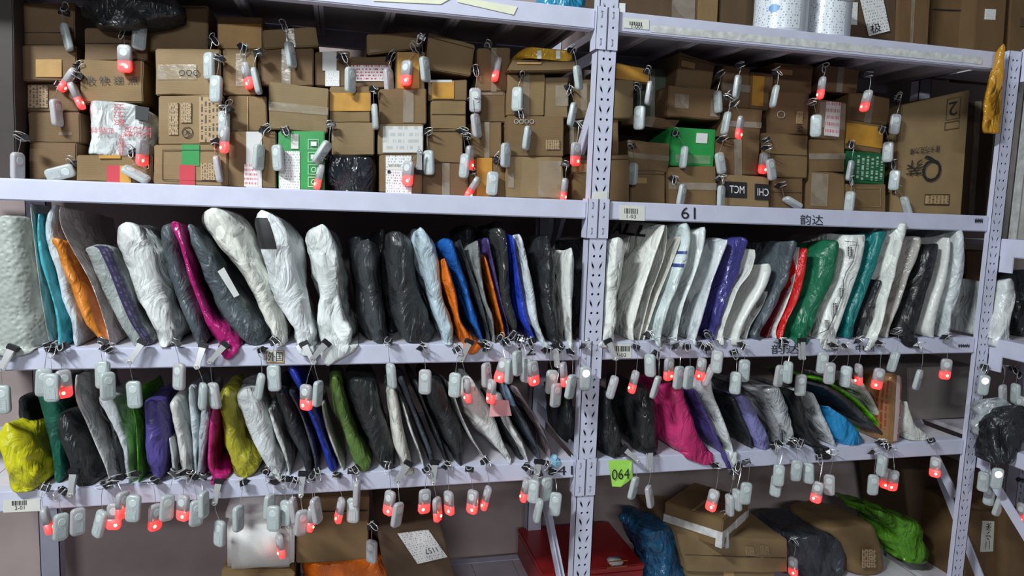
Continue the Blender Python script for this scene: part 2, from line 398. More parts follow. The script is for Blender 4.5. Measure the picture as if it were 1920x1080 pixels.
# film tape residue on the top right beam, wavy
def ribbon(name, pts, hw_px, mat, parent, Y=-.0008, thick=.0012, rough=.001, n=60):
    V = []; Fc = []
    for i in range(n+1):
        t = i/n*(len(pts)-1); k = min(int(t), len(pts)-2); u = t-k
        x = pts[k][0]*(1-u)+pts[k+1][0]*u; y = pts[k][1]*(1-u)+pts[k+1][1]*u
        j = noise.noise(Vector((x*.05, 3.3, 0)))
        for s in (-1, 0, 1):
            V.append(P(x, y+s*hw_px*(1+.15*j), Y-thick*(.3+abs(noise.noise(Vector((x*.11, s*7.1, 1))))*2.5) if s == 0 else Y-.0002))
    for i in range(n):
        for s in (0, 1): Fc.append((3*i+s, 3*i+3+s, 3*i+4+s, 3*i+1+s))
    return link(name, mesh(name, V, Fc), mat, parent, True)
M['film'] = plain('old_film_tape', (.60, .60, .58), .2, 0, .25, 60, .6)
ribbon('film_tape', [(1220, 53), (1500, 80), (1842, 114)], 7, M['film'], beams[1, 'r'], n=110)
M['paper_y'] = plain('pale_yellow_paper', (.72, .72, .55), .7, 0, .05, 40)
qa = [P(700, -22, -.001), P(853, -7, -.001), P(826, 8, -.001), P(700, 2, -.001)]
patch_on('paper_strip', qa, M['paper_y'], beams[1, 'l'], .001)
qa = [P(853, -7, -.001), P(970, 13, -.001), P(963, 28, -.001), P(858, 4, -.001)]
patch_on('paper_strip', qa, M['paper_y'], beams[1, 'l'], .001)
# torn paper on the middle post
patch_on('paper_scrap', [P(1112, 360, -.0046), P(1139, 359, -.0046), P(1139, 378, -.0046), P(1110, 376, -.0046)], M['cream_label'], rack, .0008)

# ------------------------------------------------------------------ side rack, running towards the camera on the right
srack = empty('side_rack', (1.11, 0, 0)); tag(srack, 'lavender steel rack running towards us at the right edge', 'rack')
so = upright(1.0785-1.11, 1.119-1.11, -.006, 0, 1.735, srack, depth=.012)
def sbeam(z0, z1): boxo('shelf_beam', (1.1195-1.11, 1.150-1.11, -.68, .0, z0, z1), M['steel'], srack, .002); boxo('end_plate', (1.119-1.11, 1.123-1.11, -.045, -.008, z0-.04, z1), M['steel'], srack)
for z0, z1 in ((1.70, 1.742), (1.215, 1.262), (.955, 1.0), (.685, .725), (.205, .245)): sbeam(z0, z1)
for z in (1.735, 1.255, .995, .720, .242): boxo('shelf_panel', (1.151-1.11, 1.55-1.11, -.68, .30, z-.012, z), M['panel'], srack)
upright(1.40-1.11, 1.445-1.11, .10, 0, .99, srack, holes=True)
upright(1.0785-1.11, 1.119-1.11, -.70, 0, 1.735, srack, depth=.012)
sb = brace((.012, -.02, .66), (.012, -.66, .06), srack); sb2 = brace((.10, .20, .55), (.10, .02, .30), srack)
# ------------------------------------------------------------------ bags and mailers
BAGS = []                                     # for the tags: shelf, bottom x range, label
def smooth_rows(st, n):
    """Catmull-Rom through stations (values tuple) -> n+1 rows"""
    out = []; m = len(st)
    for i in range(n+1):
        t = i/n*(m-1); k = min(int(t), m-2); u = t-k
        p0 = st[max(k-1, 0)]; p1 = st[k]; p2 = st[k+1]; p3 = st[min(k+2, m-1)]
        out.append(tuple(.5*((2*b)+(-a+c)*u+(2*a-5*b+4*c-d)*u*u+(-a+3*b-3*c+d)*u*u*u) for a, b, c, d in zip(p0, p1, p2, p3)))
    return out
def bag(name, label, cat, st, mat, shelf, Yf=.012, depth=.25, e=None, amp=.0045, skew=0.0, group=None, rows=38, cols=48, pinch=.25, backdrop=.02, seed=None, freq=1.0, register=True, zb=None):
    zb = (SZ[shelf][1] if shelf else 0) if zb is None else zb
    if e is None: e = (.45, .58, .7, .85)[hash_s(label+'e') % 4]
    sd = seed if seed is not None else (hash_s(label) % 1000)
    S = []
    for y, xl, xr in st:
        a, b = P(xl, y, Yf), P(xr, y, Yf); S.append(((a.x+b.x)/2, max(.003, (b.x-a.x)/2), (a.z+b.z)/2))
    R = smooth_rows(S, rows)
    if Yf > -.003:                            # stands on the board
        zl = R[-1][2]
        zt = R[0][2]
        R = [(cx, hw, zt-(zt-z)*(zt-zb)/(zt-zl)) for cx, hw, z in R]
    base = Vector((R[-1][0], Yf+depth*.4, zb))
    hd = depth/2; G = []
    i0 = next((i for i, r_ in enumerate(R) if r_[2] < zb), rows+1)
    for i, (cx, hw, z) in enumerate(R):
        v = i/rows; k = 1.0
        if v < .055: k = max(pinch, .35)+(1-max(pinch, .35))*math.sin(v/.055*math.pi/2)
        if v > .94: k = .55+.45*math.sin((1-v)/.06*math.pi/2)
        dk = 1-.04*(1-min(1, v/.15))**2
        row = []
        for j in range(cols):
            a = 2*math.pi*j/cols; sa, ca = math.sin(a), math.cos(a)
            yy = -hd*dk*math.copysign(abs(ca)**.8, ca)
            t = (yy/hd+1)/2                   # 0 front 1 back
            x = cx+hw*k*math.copysign(abs(sa)**e, sa)*(1-.15*t)+skew*t
            zz = z-backdrop*t*(1-v)
            y_ = Yf+hd+yy
            p = Vector((x, y_, zz)); q = Vector((x*7*freq+sd, y_*4.5*freq, zz*7*freq))
            am = min(amp*1.0, hw*.45)
            wq = noise.noise(q*.9)*.6
            dn = noise.noise(q*1.3)*am
            n2 = noise.noise(Vector((q.x*2.6+wq+zz*6, q.y*2.4, q.z*1.5+wq))); dn += (abs(n2)-.22)*am*1.4
            n3 = noise.noise(Vector((q.x*5.5-zz*26+wq, q.y*4.2+wq, q.z*3.2+3))); dn += (abs(n3)-.22)*am*.8
            n4 = noise.noise(Vector((q.x*9+zz*30, q.y*9, q.z*8+7))); dn += (abs(n4)-.2)*am*.12
            f1 = noise.voronoi(Vector((q.x*1.5+wq*.5, q.y*1.6, q.z*1.0)))[0][0]; dn += (.42-f1)*am*2.3
            f2 = noise.voronoi(Vector((q.x*3.6+wq, q.y*3.4, q.z*2.6+5)))[0][0]; dn += (.42-f2)*am*1.0
            ux, uz = x-R[-1][0], zz-zb+.006; fd = max(0, 1-math.hypot(ux, uz)/.13)
            if t < .6: dn += (abs(math.sin(math.atan2(ux, uz)*5+sd))-.5)*am*1.5*fd*(1-t/.6)
            nx, ny = sa, -ca*.5
            edge = min(1, v/.06, (1-v)/.06+.25)
            p.x += nx*dn*edge; p.y += ny*dn*edge
            if v < .12: p.z += noise.noise(Vector((q.x*2, q.y*2.5, sd)))*.010*(1-v/.12)
            if Yf <= -.003:
                if i < i0: p.z = max(p.z, zb+.0012)
                else:
                    p.y = min(-.0012, Yf+max(-.004, p.y-Yf)/depth*max(.001, -.003-Yf))
                    if i == i0: p.z = zb+.0009
            if Yf > -.003: p.z = max(p.z, zb+.0004)
            row.append(p-base)
        G.append(row)
    V = [p for r in G for p in r]; Fc = []
    for i in range(rows):
        for j in range(cols):
            Fc.append((i*cols+j, (i+1)*cols+j, (i+1)*cols+(j+1) % cols, i*cols+(j+1) % cols))
    # caps
    for i, flip in ((0, False), (rows, True)):
        h = cols//2
        for j in range(h):
            a0, a1, b1, b0 = i*cols+j, i*cols+j+1, i*cols+(cols-j-1) % cols, i*cols+(cols-j) % cols
            q = [a0, a1, b1, b0]; q = [x for n_, x in enumerate(q) if x not in q[:n_]]
            if len(q) > 2: Fc.append(tuple(q if not flip else q[::-1]))
    o = link(name, mesh(name, V, Fc), mat, None, True); o.location = base
    tag(o, label, cat, group)
    if register: BAGS.append((shelf, base, o, G, R[-1][0]))
    o_G[o.name] = G
    return o
o_G = {}
def hash_s(s):
    h = 7
    for ch in s: h = (h*131+ord(ch)) % 1000003
    return h
def decal(o, name, mat, r0, r1, c0, c1, off=.0009):
    """a printed or stuck-on area of a bag, as its own sheet; columns count from the front edge, rightwards positive"""
    G = o_G[o.name]; rows = len(G)-1; cols = len(G[0])
    ra, rb = int(r0*rows), max(int(r0*rows)+1, int(r1*rows)); ca, cb = int(math.floor(c0*cols)), int(math.ceil(c1*cols))
    V = []; UV = []; W = cb-ca+1
    for i in range(ra, rb+1):
        for j in range(ca, cb+1):
            p = G[i][j % cols]; a = 2*math.pi*(j % cols)/cols
            V.append(p+Vector((math.sin(a), -math.cos(a)*.6, 0)).normalized()*off); UV.append(((j-ca)/(cb-ca), 1-(i-ra)/(rb-ra)))
    Fc = [(i*W+j, (i+1)*W+j, (i+1)*W+j+1, i*W+j+1) for i in range(rb-ra) for j in range(cb-ca)]
    me = mesh(name, V, Fc); uvl = me.uv_layers.new(name='uv')
    for l in me.loops: uvl.data[l.index].uv = UV[l.vertex_index]
    return link(name, me, mat, o, True)
WHT = (.66, .68, .67); WH2 = (.70, .70, .66); PBL = (.56, .63, .66); BLK = (.020, .022, .025); CHA = (.045, .05, .055); SLA = (.075, .092, .105)
GRY = (.30, .31, .32); LGR = (.46, .48, .49)
def mailer(label, st, col, shelf, rough=.38, cr=.6, name='poly_mailer', **kw):
    m = col if not isinstance(col, tuple) else poly(col, rough, cr)
    return bag(name, label, 'mailer', st, m, shelf, **kw)
U, Lo = 3, 4
gA = dict(group='mailers on the upper bag row'); gB = dict(group='mailers on the lower bag row')
M['bub'] = bubble('bubble_wrap', (.36, .39, .36), 120, .9)
M['bubm'] = bubble('bubble_mailer', (.64, .65, .62), 95, .45)
# upper row, left bay
o = bag('bubble_wrapped_parcel', 'bubble-wrapped parcel at the left frame edge', 'parcel', [(402, -35, 48), (430, -40, 54), (470, -40, 60), (530, -38, 70), (590, -38, 80), (640, -35, 88), (668, -28, 60)], M['bub'], U, Yf=-.010, depth=.22, amp=.005)
decal(o, 'wrapped_item', plain('pale_green_item', (.45, .47, .36), .5), .55, .86, -.10, .04, -.001)
mailer('thin cream card mailer beside the bubble wrap', [(380, 53, 58), (460, 62, 68), (550, 74, 80), (640, 91, 96)], WH2, U, e=1.0, amp=.001, depth=.22, **gA)
mailer('thin teal mailer left of the orange one', [(396, 61, 80), (462, 65, 84), (525, 78, 100), (587, 92, 118), (648, 98, 128)], (.06, .42, .50), U, amp=.003, depth=.22, **gA)
mailer('pale blue-grey mailer between teal and orange', [(385, 94, 108), (405, 77, 108), (443, 74, 108), (501, 92, 126), (559, 107, 140), (602, 122, 152), (648, 134, 152)], (.50, .56, .60), U, Yf=.016, depth=.24, **gA)
mailer('bright orange mailer with wrinkled front', [(444, 80, 121), (470, 96, 130), (500, 104, 142), (550, 126, 164), (600, 150, 187), (630, 175, 200), (647, 186, 203)], (.62, .20, .02), U, Yf=.004, depth=.20, amp=.004, pinch=.5, **gA)
mailer('pale pink mailer behind the orange one', [(386, 104, 116), (420, 109, 118), (459, 126, 136), (529, 165, 176), (600, 190, 202), (646, 200, 214)], (.74, .62, .60), U, depth=.34, e=1.0, amp=.002, backdrop=.03, **gA)
o = mailer('silver-grey mailer with a purple printed band', [(458, 136, 204), (504, 158, 226), (556, 183, 244), (602, 208, 262), (636, 232, 282), (650, 243, 286)], (.30, .33, .32), U, Yf=.008, depth=.22, rough=.25, **gA)
M['purple_print'] = printed('purple_print', (.050, .040, .095), (.12, .11, .20), 3, .5, True, 26, .3)
decal(o, 'purple_band', M['purple_print'], .02, .97, .04, .12)
mailer('white mailer knotted in the middle, left bay', [(419, 214, 262), (443, 206, 284), (474, 213, 296), (523, 229, 309), (565, 250, 324), (608, 272, 335), (636, 286, 334), (652, 294, 324)], WHT, U, Yf=-.004, depth=.24, amp=.008, **gA)
mailer('slate mailer left of the magenta one', [(416, 303, 322), (440, 295, 330), (492, 299, 345), (547, 318, 362), (596, 335, 378), (630, 348, 390), (654, 366, 388)], SLA, U, Yf=.0, depth=.24, amp=.005, rough=.32, **gA)
mailer('magenta mailer with a hanging lower corner', [(416, 308, 345), (430, 312, 348), (462, 330, 352), (530, 354, 370), (592, 378, 397), (620, 388, 430), (648, 401, 454), (674, 417, 436)], (.36, .01, .13), U, Yf=-.016, depth=.16, amp=.004, rough=.28, **gA)
o = mailer('big slate mailer with a pale label strip', [(422, 342, 366), (449, 348, 384), (483, 357, 408), (520, 368, 430), (559, 385, 452), (596, 405, 476), (630, 438, 496), (650, 462, 496)], SLA, U, Yf=.002, depth=.26, amp=.007, rough=.32, **gA)
patch_on('label_strip', [P(408, 509, -.008)-o.location, P(420, 501, -.008)-o.location, P(449, 553, -.008)-o.location, P(439, 558, -.008)-o.location], M['grey_label'], o, .001)
mailer('large cream padded mailer, tallest on the left', [(390, 368, 430), (410, 363, 452), (432, 372, 466), (471, 404, 476), (517, 440, 498), (559, 464, 518), (602, 483, 538), (633, 500, 542), (652, 514, 540)], (.70, .70, .64), U, Yf=-.006, depth=.28, amp=.006, e=.8, name='padded_mailer', **gA)
o = mailer('glossy white mailer with a black patch', [(394, 480, 500), (413, 466, 540), (452, 473, 558), (501, 484, 566), (545, 498, 576), (584, 520, 586), (620, 543, 591), (650, 552, 588), (668, 566, 580)], (.68, .71, .72), U, Yf=-.018, depth=.26, amp=.008, rough=.28, **gA)
decal(o, 'black_patch', M['ink'], .12, .30, -.10, -.02)
mailer('crinkled white mailer hanging over the beam', [(422, 594, 614), (440, 572, 632), (470, 572, 645), (508, 576, 652), (553, 588, 648), (590, 592, 660), (630, 597, 674), (655, 603, 662), (686, 610, 620)], (.64, .67, .66), U, Yf=-.016, depth=.24, amp=.010, **gA)
mailer('black mailer deep behind the crinkled white one', [(440, 648, 690), (500, 655, 700), (580, 664, 712), (648, 676, 716)], BLK, U, Yf=.05, depth=.24, **gA)
mailer('charcoal mailer with a frosted top corner', [(448, 676, 704), (474, 661, 716), (517, 664, 720), (553, 672, 724), (599, 681, 731), (640, 693, 733), (652, 700, 728)], CHA, U, Yf=.004, depth=.26, amp=.006, rough=.3, **gA)
mailer('wide black mailer left of the pale blue one', [(436, 722, 768), (462, 717, 776), (501, 716, 784), (553, 722, 798), (600, 730, 812), (636, 745, 818), (652, 755, 816)], (.035, .037, .040), U, Yf=.004, depth=.28, amp=.007, rough=.32, **gA)
mailer('pale blue mailer beside the thin orange one', [(427, 782, 796), (449, 778, 814), (486, 781, 826), (547, 799, 838), (599, 814, 850), (630, 824, 857), (648, 832, 852)], (.42, .52, .58), U, Yf=-.004, depth=.24, amp=.006, **gA)
mailer('thin orange mailer drooping over the beam', [(483, 829, 838), (515, 831, 850), (560, 839, 866), (600, 851, 872), (630, 859, 890), (648, 865, 905), (664, 872, 894)], (.68, .15, .01), U, Yf=-.016, depth=.18, amp=.004, rough=.28, **gA)
mailer('glossy blue mailer right of the thin orange', [(450, 826, 856), (477, 832, 867), (523, 850, 881), (560, 865, 889), (608, 880, 900), (648, 902, 912)], (.015, .10, .38), U, Yf=.008, depth=.22, amp=.005, rough=.2, **gA)
mailer('dark grey sliver mailer right of the blue', [(450, 858, 868), (500, 874, 884), (560, 893, 905), (630, 911, 920), (650, 914, 920)], CHA, U, depth=.24, amp=.002, **gA)
mailer('shiny silver-grey mailer with an orange tip', [(452, 890, 902), (477, 884, 908), (514, 889, 911), (565, 903, 918), (599, 912, 931), (632, 921, 931), (650, 924, 932)], (.20, .21, .21), U, Yf=.0, depth=.22, amp=.005, rough=.22, **gA)
mailer('thin dark orange mailer in the middle cluster', [(480, 905, 914), (530, 918, 926), (580, 930, 938), (630, 940, 950), (648, 944, 950)], (.55, .13, .01), U, depth=.22, amp=.002, **gA)
mailer('dark purple mailer in the middle cluster', [(448, 906, 924), (492, 916, 932), (553, 930, 944), (608, 947, 956), (645, 952, 960)], (.06, .04, .14), U, Yf=.014, depth=.24, amp=.003, **gA)
mailer('shiny smoke-black mailer in the middle cluster', [(428, 920, 952), (455, 930, 958), (500, 935, 962), (559, 938, 964), (602, 952, 972), (634, 962, 972), (648, 964, 970)], (.035, .036, .035), U, Yf=.004, depth=.26, amp=.005, rough=.18, **gA)
mailer('royal blue mailer with a tail on the beam', [(440, 955, 968), (492, 962, 974), (541, 968, 982), (602, 975, 996), (634, 988, 1006), (652, 998, 1008)], (.015, .04, .40), U, Yf=.0, depth=.24, amp=.003, **gA)
mailer('slim pale blue-white mailer, middle of the row', [(440, 968, 980), (460, 970, 990), (500, 977, 1000), (550, 986, 1007), (600, 996, 1013), (640, 1014, 1026), (656, 1020, 1029)], (.58, .64, .67), U, Yf=-.008, depth=.25, amp=.004, **gA)
mailer('large black mailer left of the white paper bag', [(440, 1012, 1042), (480, 1006, 1056), (529, 1008, 1056), (572, 1011, 1056), (614, 1020, 1060), (645, 1036, 1055), (662, 1046, 1052)], (.022, .023, .026), U, Yf=-.010, depth=.26, amp=.007, rough=.3, **gA)
mailer('narrow white paper bag near the middle post', [(465, 1066, 1078), (488, 1057, 1086), (530, 1054, 1086), (580, 1058, 1083), (630, 1063, 1079), (660, 1071, 1075)], (.62, .63, .60), U, Yf=-.012, depth=.22, amp=.003, e=1.0, **gA)
mailer('black mailer half hidden by the middle post', [(446, 1086, 1122), (498, 1096, 1118), (565, 1090, 1110), (636, 1081, 1100), (650, 1084, 1098)], (.04, .043, .045), U, Yf=.045, depth=.25, amp=.005, rough=.26, **gA)
for i, (x, lb) in enumerate(((700, 'black mailer at the back behind charcoal mailers'), (862, 'black bag top at the back above the blue mailer'), (918, 'black bag top at the back, tallest of the cluster'))):
    mailer(lb, [(428-6*i, x, x+34), (470, x-6, x+40), (550, x, x+52), (640, x+14, x+60)], BLK, U, Yf=.13, depth=.22, amp=.006, register=False, **gA)
# upper row, right bay
mailer('crumpled white mailer right of the middle post', [(446, 1140, 1182), (483, 1136, 1180), (529, 1134, 1170), (584, 1132, 1163), (630, 1127, 1157), (652, 1124, 1150)], (.68, .70, .66), U, Yf=-.012, depth=.20, amp=.006, **gA)
o = mailer('white padded mailer printed with big black letters', [(418, 1240, 1258), (456, 1225, 1247), (501, 1213, 1229), (560, 1193, 1211), (614, 1179, 1197), (645, 1184, 1192)], (.70, .70, .65), U, Yf=-.002, depth=.30, e=1.0, amp=.001, backdrop=.0, name='padded_mailer', **gA)
G = o_G[o.name]
ta, tb = P(1150, 424, .07), P(1210, 418, .07)
q = [P(1146, 411, .12)-o.location, P(1214, 418, .06)-o.location, P(1206, 446, .06)-o.location, P(1150, 441, .12)-o.location]
uvt, ft = text_geo('ALL', .025)
def left_face_pt(G, u, v):
    """u 0 back .. 1 front on the left face, v 1 top .. 0 bottom"""
    rows = len(G)-1; cols = len(G[0]); r = (1-v)*rows; c = cols/2+ (cols/2)*u
    i = min(int(r), rows-1); j = int(c); a, b = r-i, c-j
    p = lambda ii, jj: G[ii][jj % cols]
    return (p(i, j)*(1-b)+p(i, j+1)*b)*(1-a)+(p(i+1, j)*(1-b)+p(i+1, j+1)*b)*a+Vector((-.0012, -.0006, 0))
link('printed_letters', mesh('printed_letters', [left_face_pt(G, .22+.46*u, .84+.11*v) for u, v in uvt], ft), M['ink'], o)
mailer('thin white envelope behind the lettered mailer', [(424, 1248, 1256), (480, 1242, 1250), (530, 1226, 1233), (560, 1216, 1222), (645, 1196, 1201)], (.66, .66, .61), U, depth=.28, e=1.0, amp=.001, name='envelope', **gA)
mailer('beige-white stiff envelope, right bay', [(433, 1277, 1287), (492, 1256, 1266), (550, 1232, 1242), (590, 1218, 1228), (640, 1204, 1212)], (.60, .59, .53), U, depth=.27, e=1.0, amp=.001, name='envelope', **gA)
o = mailer('pale blue mailer with two navy bars', [(418, 1276, 1302), (452, 1280, 1305), (486, 1272, 1297), (529, 1258, 1282), (578, 1240, 1264), (614, 1230, 1251), (652, 1234, 1243)], (.58, .66, .66), U, Yf=-.010, depth=.22, amp=.005, **gA)
for r in (.27, .37): decal(o, 'navy_bar', M['navyink'], r, r+.035, -.14, -.02)
mailer('wide white mailer right of the navy-bar one', [(427, 1306, 1340), (471, 1306, 1327), (517, 1296, 1309), (565, 1276, 1293), (614, 1268, 1278), (646, 1266, 1272)], (.64, .67, .67), U, Yf=-.004, depth=.26, e=1.0, amp=.003, **gA)
mailer('white and silver mailer left of the indigo one', [(448, 1354, 1376), (489, 1342, 1361), (529, 1328, 1345), (565, 1314, 1336), (602, 1302, 1327), (636, 1297, 1312), (648, 1302, 1310)], (.58, .62, .64), U, Yf=-.008, depth=.22, amp=.005, rough=.25, **gA)
mailer('glossy indigo mailer, right bay upper row', [(443, 1372, 1418), (483, 1364, 1405), (517, 1356, 1396), (553, 1344, 1378), (596, 1335, 1360), (640, 1328, 1346)], (.05, .045, .20), U, Yf=.002, depth=.24, amp=.005, rough=.22, **gA)
mailer('crumpled white padded mailer beside the indigo', [(468, 1410, 1424), (490, 1406, 1424), (514, 1400, 1410), (540, 1382, 1390), (580, 1364, 1376), (620, 1348, 1366), (648, 1350, 1360)], (.66, .67, .63), U, Yf=-.008, depth=.24, e=.9, amp=.005, name='padded_mailer', **gA)
mailer('short white bubble mailer in the right bay', [(494, 1428, 1456), (512, 1424, 1461), (541, 1414, 1448), (580, 1394, 1422), (612, 1378, 1406), (648, 1368, 1392)], M['bubm'], U, Yf=-.004, depth=.22, amp=.003, e=.8, name='bubble_mailer', **gA)
mailer('thin white mailer edge beside the dark grey', [(544, 1438, 1445), (580, 1424, 1432), (615, 1402, 1414), (645, 1394, 1404)], (.62, .63, .60), U, depth=.2, e=1.0, amp=.001, **gA)
mailer('dark slate mailer left of the red one', [(450, 1476, 1508), (480, 1474, 1496), (520, 1462, 1486), (560, 1444, 1472), (608, 1422, 1450), (636, 1411, 1434), (650, 1416, 1430)], SLA, U, Yf=-.002, depth=.26, amp=.005, **gA)
mailer('dark red mailer peeking beside the slate one', [(540, 1474, 1486), (600, 1448, 1462), (648, 1434, 1444)], (.16, .01, .02), U, Yf=.02, depth=.2, amp=.002, **gA)
mailer('white sliver mailer left of the bright red', [(462, 1498, 1505), (540, 1484, 1490), (590, 1464, 1476), (625, 1448, 1462), (648, 1452, 1458)], (.66, .64, .62), U, depth=.24, e=1.0, amp=.001, **gA)
mailer('bright red mailer, right bay upper row', [(461, 1504, 1527), (507, 1495, 1521), (541, 1490, 1513), (578, 1481, 1501), (610, 1468, 1484), (648, 1460, 1470)], (.55, .012, .012), U, Yf=-.002, depth=.24, e=.9, amp=.003, **gA)
mailer('dark green mailer in front of the white print', [(450, 1556, 1587), (486, 1536, 1588), (523, 1528, 1579), (560, 1514, 1562), (600, 1499, 1546), (630, 1490, 1528), (650, 1497, 1512)], (.010, .13, .062), U, Yf=-.012, depth=.20, amp=.005, **gA)
o = mailer('large white mailer with black line print', [(438, 1588, 1638), (492, 1584, 1625), (541, 1566, 1609), (602, 1543, 1588), (640, 1536, 1573), (656, 1545, 1563)], (.72, .73, .70), U, Yf=-.006, depth=.26, e=.4, amp=.001, pinch=.9, **gA)
M['word_print'] = printed('word_print', (.68, .69, .66), (.05, .05, .06), 2, .55, True, 14)
G = o_G[o.name]; lp = [(.30, .95), (.64, .95), (.60, .86), (.50, .76), (.42, .70), (.44, .62), (.42, .45), (.40, .25), (.30, .20)]
LX = o.location
ol = [(1584, 452), (1607, 454), (1600, 490), (1586, 512), (1582, 525), (1582, 545), (1566, 590), (1553, 618), (1537, 625)]
tv = tube_vf([P(x, y, -.0115)-LX for x, y in ol], .0009, 5)
link('printed_outline', mesh('printed_outline', *tv), M['ink'], o)
for x0, y0, x1, y1 in ((1587, 463, 1597, 480), (1572, 540, 1580, 556), (1560, 568, 1568, 588), (1546, 600, 1553, 614)):
    patch_on('printed_word', [p-LX for p in pxq(x0, y0, x1, y1, -.0100)], M['word_print'], o, .0006)
mailer('deep teal mailer in the right bay', [(432, 1640, 1680), (456, 1638, 1664), (504, 1622, 1652), (553, 1606, 1634), (602, 1588, 1612), (645, 1584, 1602)], (.010, .17, .165), U, Yf=-.002, depth=.26, amp=.004, **gA)
mailer('short black mailer between teal and white', [(528, 1644, 1664), (559, 1630, 1652), (600, 1612, 1642), (635, 1604, 1628), (650, 1608, 1620)], BLK, U, Yf=.0, depth=.22, amp=.004, **gA)
mailer('tall white mailer right of the teal one', [(417, 1690, 1712), (445, 1680, 1706), (492, 1667, 1694), (523, 1664, 1686), (559, 1654, 1675), (602, 1649, 1663), (636, 1634, 1654), (658, 1622, 1632)], (.68, .70, .66), U, Yf=-.014, depth=.24, amp=.003, e=.85, **gA)
mailer('taupe mailer in clear film, right bay', [(446, 1712, 1743), (483, 1702, 1734), (532, 1688, 1712), (578, 1672, 1697), (617, 1660, 1680), (648, 1656, 1670)], (.40, .37, .35), U, Yf=.0, depth=.26, amp=.004, rough=.2, **gA)
mailer('black mailer near the right end, upper row', [(456, 1742, 1774), (498, 1730, 1764), (553, 1712, 1746), (602, 1694, 1731), (636, 1686, 1722), (652, 1702, 1718)], (.018, .018, .020), U, Yf=-.004, depth=.24, amp=.004, **gA)
mailer('white bubble mailer near the right post', [(446, 1776, 1789), (498, 1768, 1786), (553, 1752, 1779), (602, 1737, 1764), (634, 1731, 1758), (650, 1740, 1756)], M['bubm'], U, Yf=-.002, depth=.24, amp=.003, name='bubble_mailer', **gA)
mailer('pale grey mailer, last before the right post', [(428, 1792, 1816), (459, 1788, 1823), (510, 1784, 1823), (553, 1780, 1813), (596, 1772, 1796), (630, 1767, 1786), (645, 1770, 1784)], (.50, .54, .55), U, Yf=-.004, depth=.24, amp=.005, **gA)
# lower row, left bay
mailer('yellow plastic bag at the lower left corner', [(797, 0, 22), (820, -12, 44), (850, -10, 53), (880, -4, 62), (905, 6, 74), (924, 16, 66)], (.56, .53, .015), Lo, Yf=-.012, depth=.20, amp=.009, rough=.3, **gB)
mailer('black mailer behind the yellow bag', [(752, 16, 60), (785, 16, 66), (825, 40, 72), (865, 54, 80), (905, 70, 88)], BLK, Lo, Yf=.05, depth=.22, **gB)
mailer('dark green mailer behind the glossy black pillow', [(726, 58, 90), (780, 66, 120), (860, 88, 122), (905, 100, 120)], (.010, .10, .065), Lo, Yf=.030, depth=.24, **gB)
mailer('fat glossy black pillow mailer, lower left', [(777, 102, 136), (800, 95, 154), (830, 96, 168), (865, 106, 182), (893, 118, 192), (907, 126, 186)], (.022, .024, .026), Lo, Yf=.0, depth=.22, amp=.007, rough=.3, **gB)
mailer('tall thin grey-white mailer beside the black pillow', [(700, 132, 150), (750, 132, 158), (789, 150, 174), (830, 168, 192), (870, 186, 210), (905, 198, 218)], (.50, .50, .50), Lo, Yf=.0, depth=.26, e=1.0, amp=.002, **gB)
mailer('black mailer in the gap below the pale bag', [(790, 190, 226), (850, 204, 240), (896, 218, 244)], BLK, Lo, Yf=.03, depth=.22, **gB)
mailer('pale grey mailer left of the lime strip', [(744, 172, 214), (777, 188, 234), (821, 221, 243), (853, 228, 245), (880, 237, 246)], (.48, .51, .53), Lo, Yf=.002, depth=.22, amp=.006, **gB)
mailer('lime green strip mailer, lower left', [(742, 234, 248), (781, 246, 260), (830, 252, 262), (884, 255, 263)], (.10, .42, .02), Lo, Yf=.006, depth=.26, amp=.002, **gB)
mailer('plump purple mailer in the lower row', [(752, 264, 300), (780, 259, 310), (821, 263, 317), (860, 267, 318), (896, 278, 314)], (.075, .055, .24), Lo, Yf=-.004, depth=.24, amp=.005, e=.6, **gB)
mailer('small pale piece right of the purple mailer', [(820, 313, 322), (850, 316, 330), (884, 320, 334)], LGR, Lo, Yf=.01, depth=.2, amp=.002, **gB)
mailer('off-white paired mailer right of the purple', [(752, 310, 336), (800, 318, 352), (840, 328, 359), (870, 337, 358), (888, 344, 354)], (.58, .58, .55), Lo, Yf=.0, depth=.24, amp=.005, **gB)
mailer('pale blue-grey mailer in the lower row', [(724, 350, 364), (754, 347, 373), (801, 354, 374), (857, 361, 370), (888, 364, 372)], (.46, .53, .56), Lo, Yf=.006, depth=.24, amp=.004, **gB)
mailer('grey-blue mailer left of the magenta strip', [(738, 374, 392), (780, 372, 396), (820, 367, 391), (870, 363, 386), (890, 366, 380)], (.34, .38, .41), Lo, Yf=.0, depth=.22, amp=.004, **gB)
mailer('thin magenta mailer with a hooked foot', [(762, 394, 407), (809, 387, 406), (850, 384, 401), (880, 387, 402), (897, 393, 428), (910, 398, 410)], (.46, .012, .16), Lo, Yf=-.014, depth=.16, amp=.003, **gB)
mailer('olive yellow mailer in the lower row', [(728, 412, 436), (770, 408, 444), (810, 406, 456), (849, 406, 468), (880, 416, 490), (902, 434, 482)], (.36, .33, .03), Lo, Yf=-.002, depth=.24, amp=.008, rough=.3, **gB)
mailer('large white glossy mailer in the lower row', [(728, 450, 476), (748, 432, 490), (793, 446, 506), (830, 462, 518), (865, 482, 530), (893, 505, 531), (904, 515, 528)], (.56, .58, .59), Lo, Yf=-.004, depth=.24, amp=.006, rough=.25, **gB)
mailer('slim white film mailer before the black ones', [(767, 498, 511), (809, 510, 528), (850, 526, 542), (888, 538, 548)], (.52, .54, .53), Lo, Yf=.002, depth=.22, amp=.004, rough=.25, **gB)
mailer('black mailer right of the slim white film', [(728, 506, 536), (781, 522, 556), (829, 540, 572), (873, 560, 588), (905, 570, 588)], (.026, .028, .032), Lo, Yf=.0, depth=.26, amp=.004, **gB)
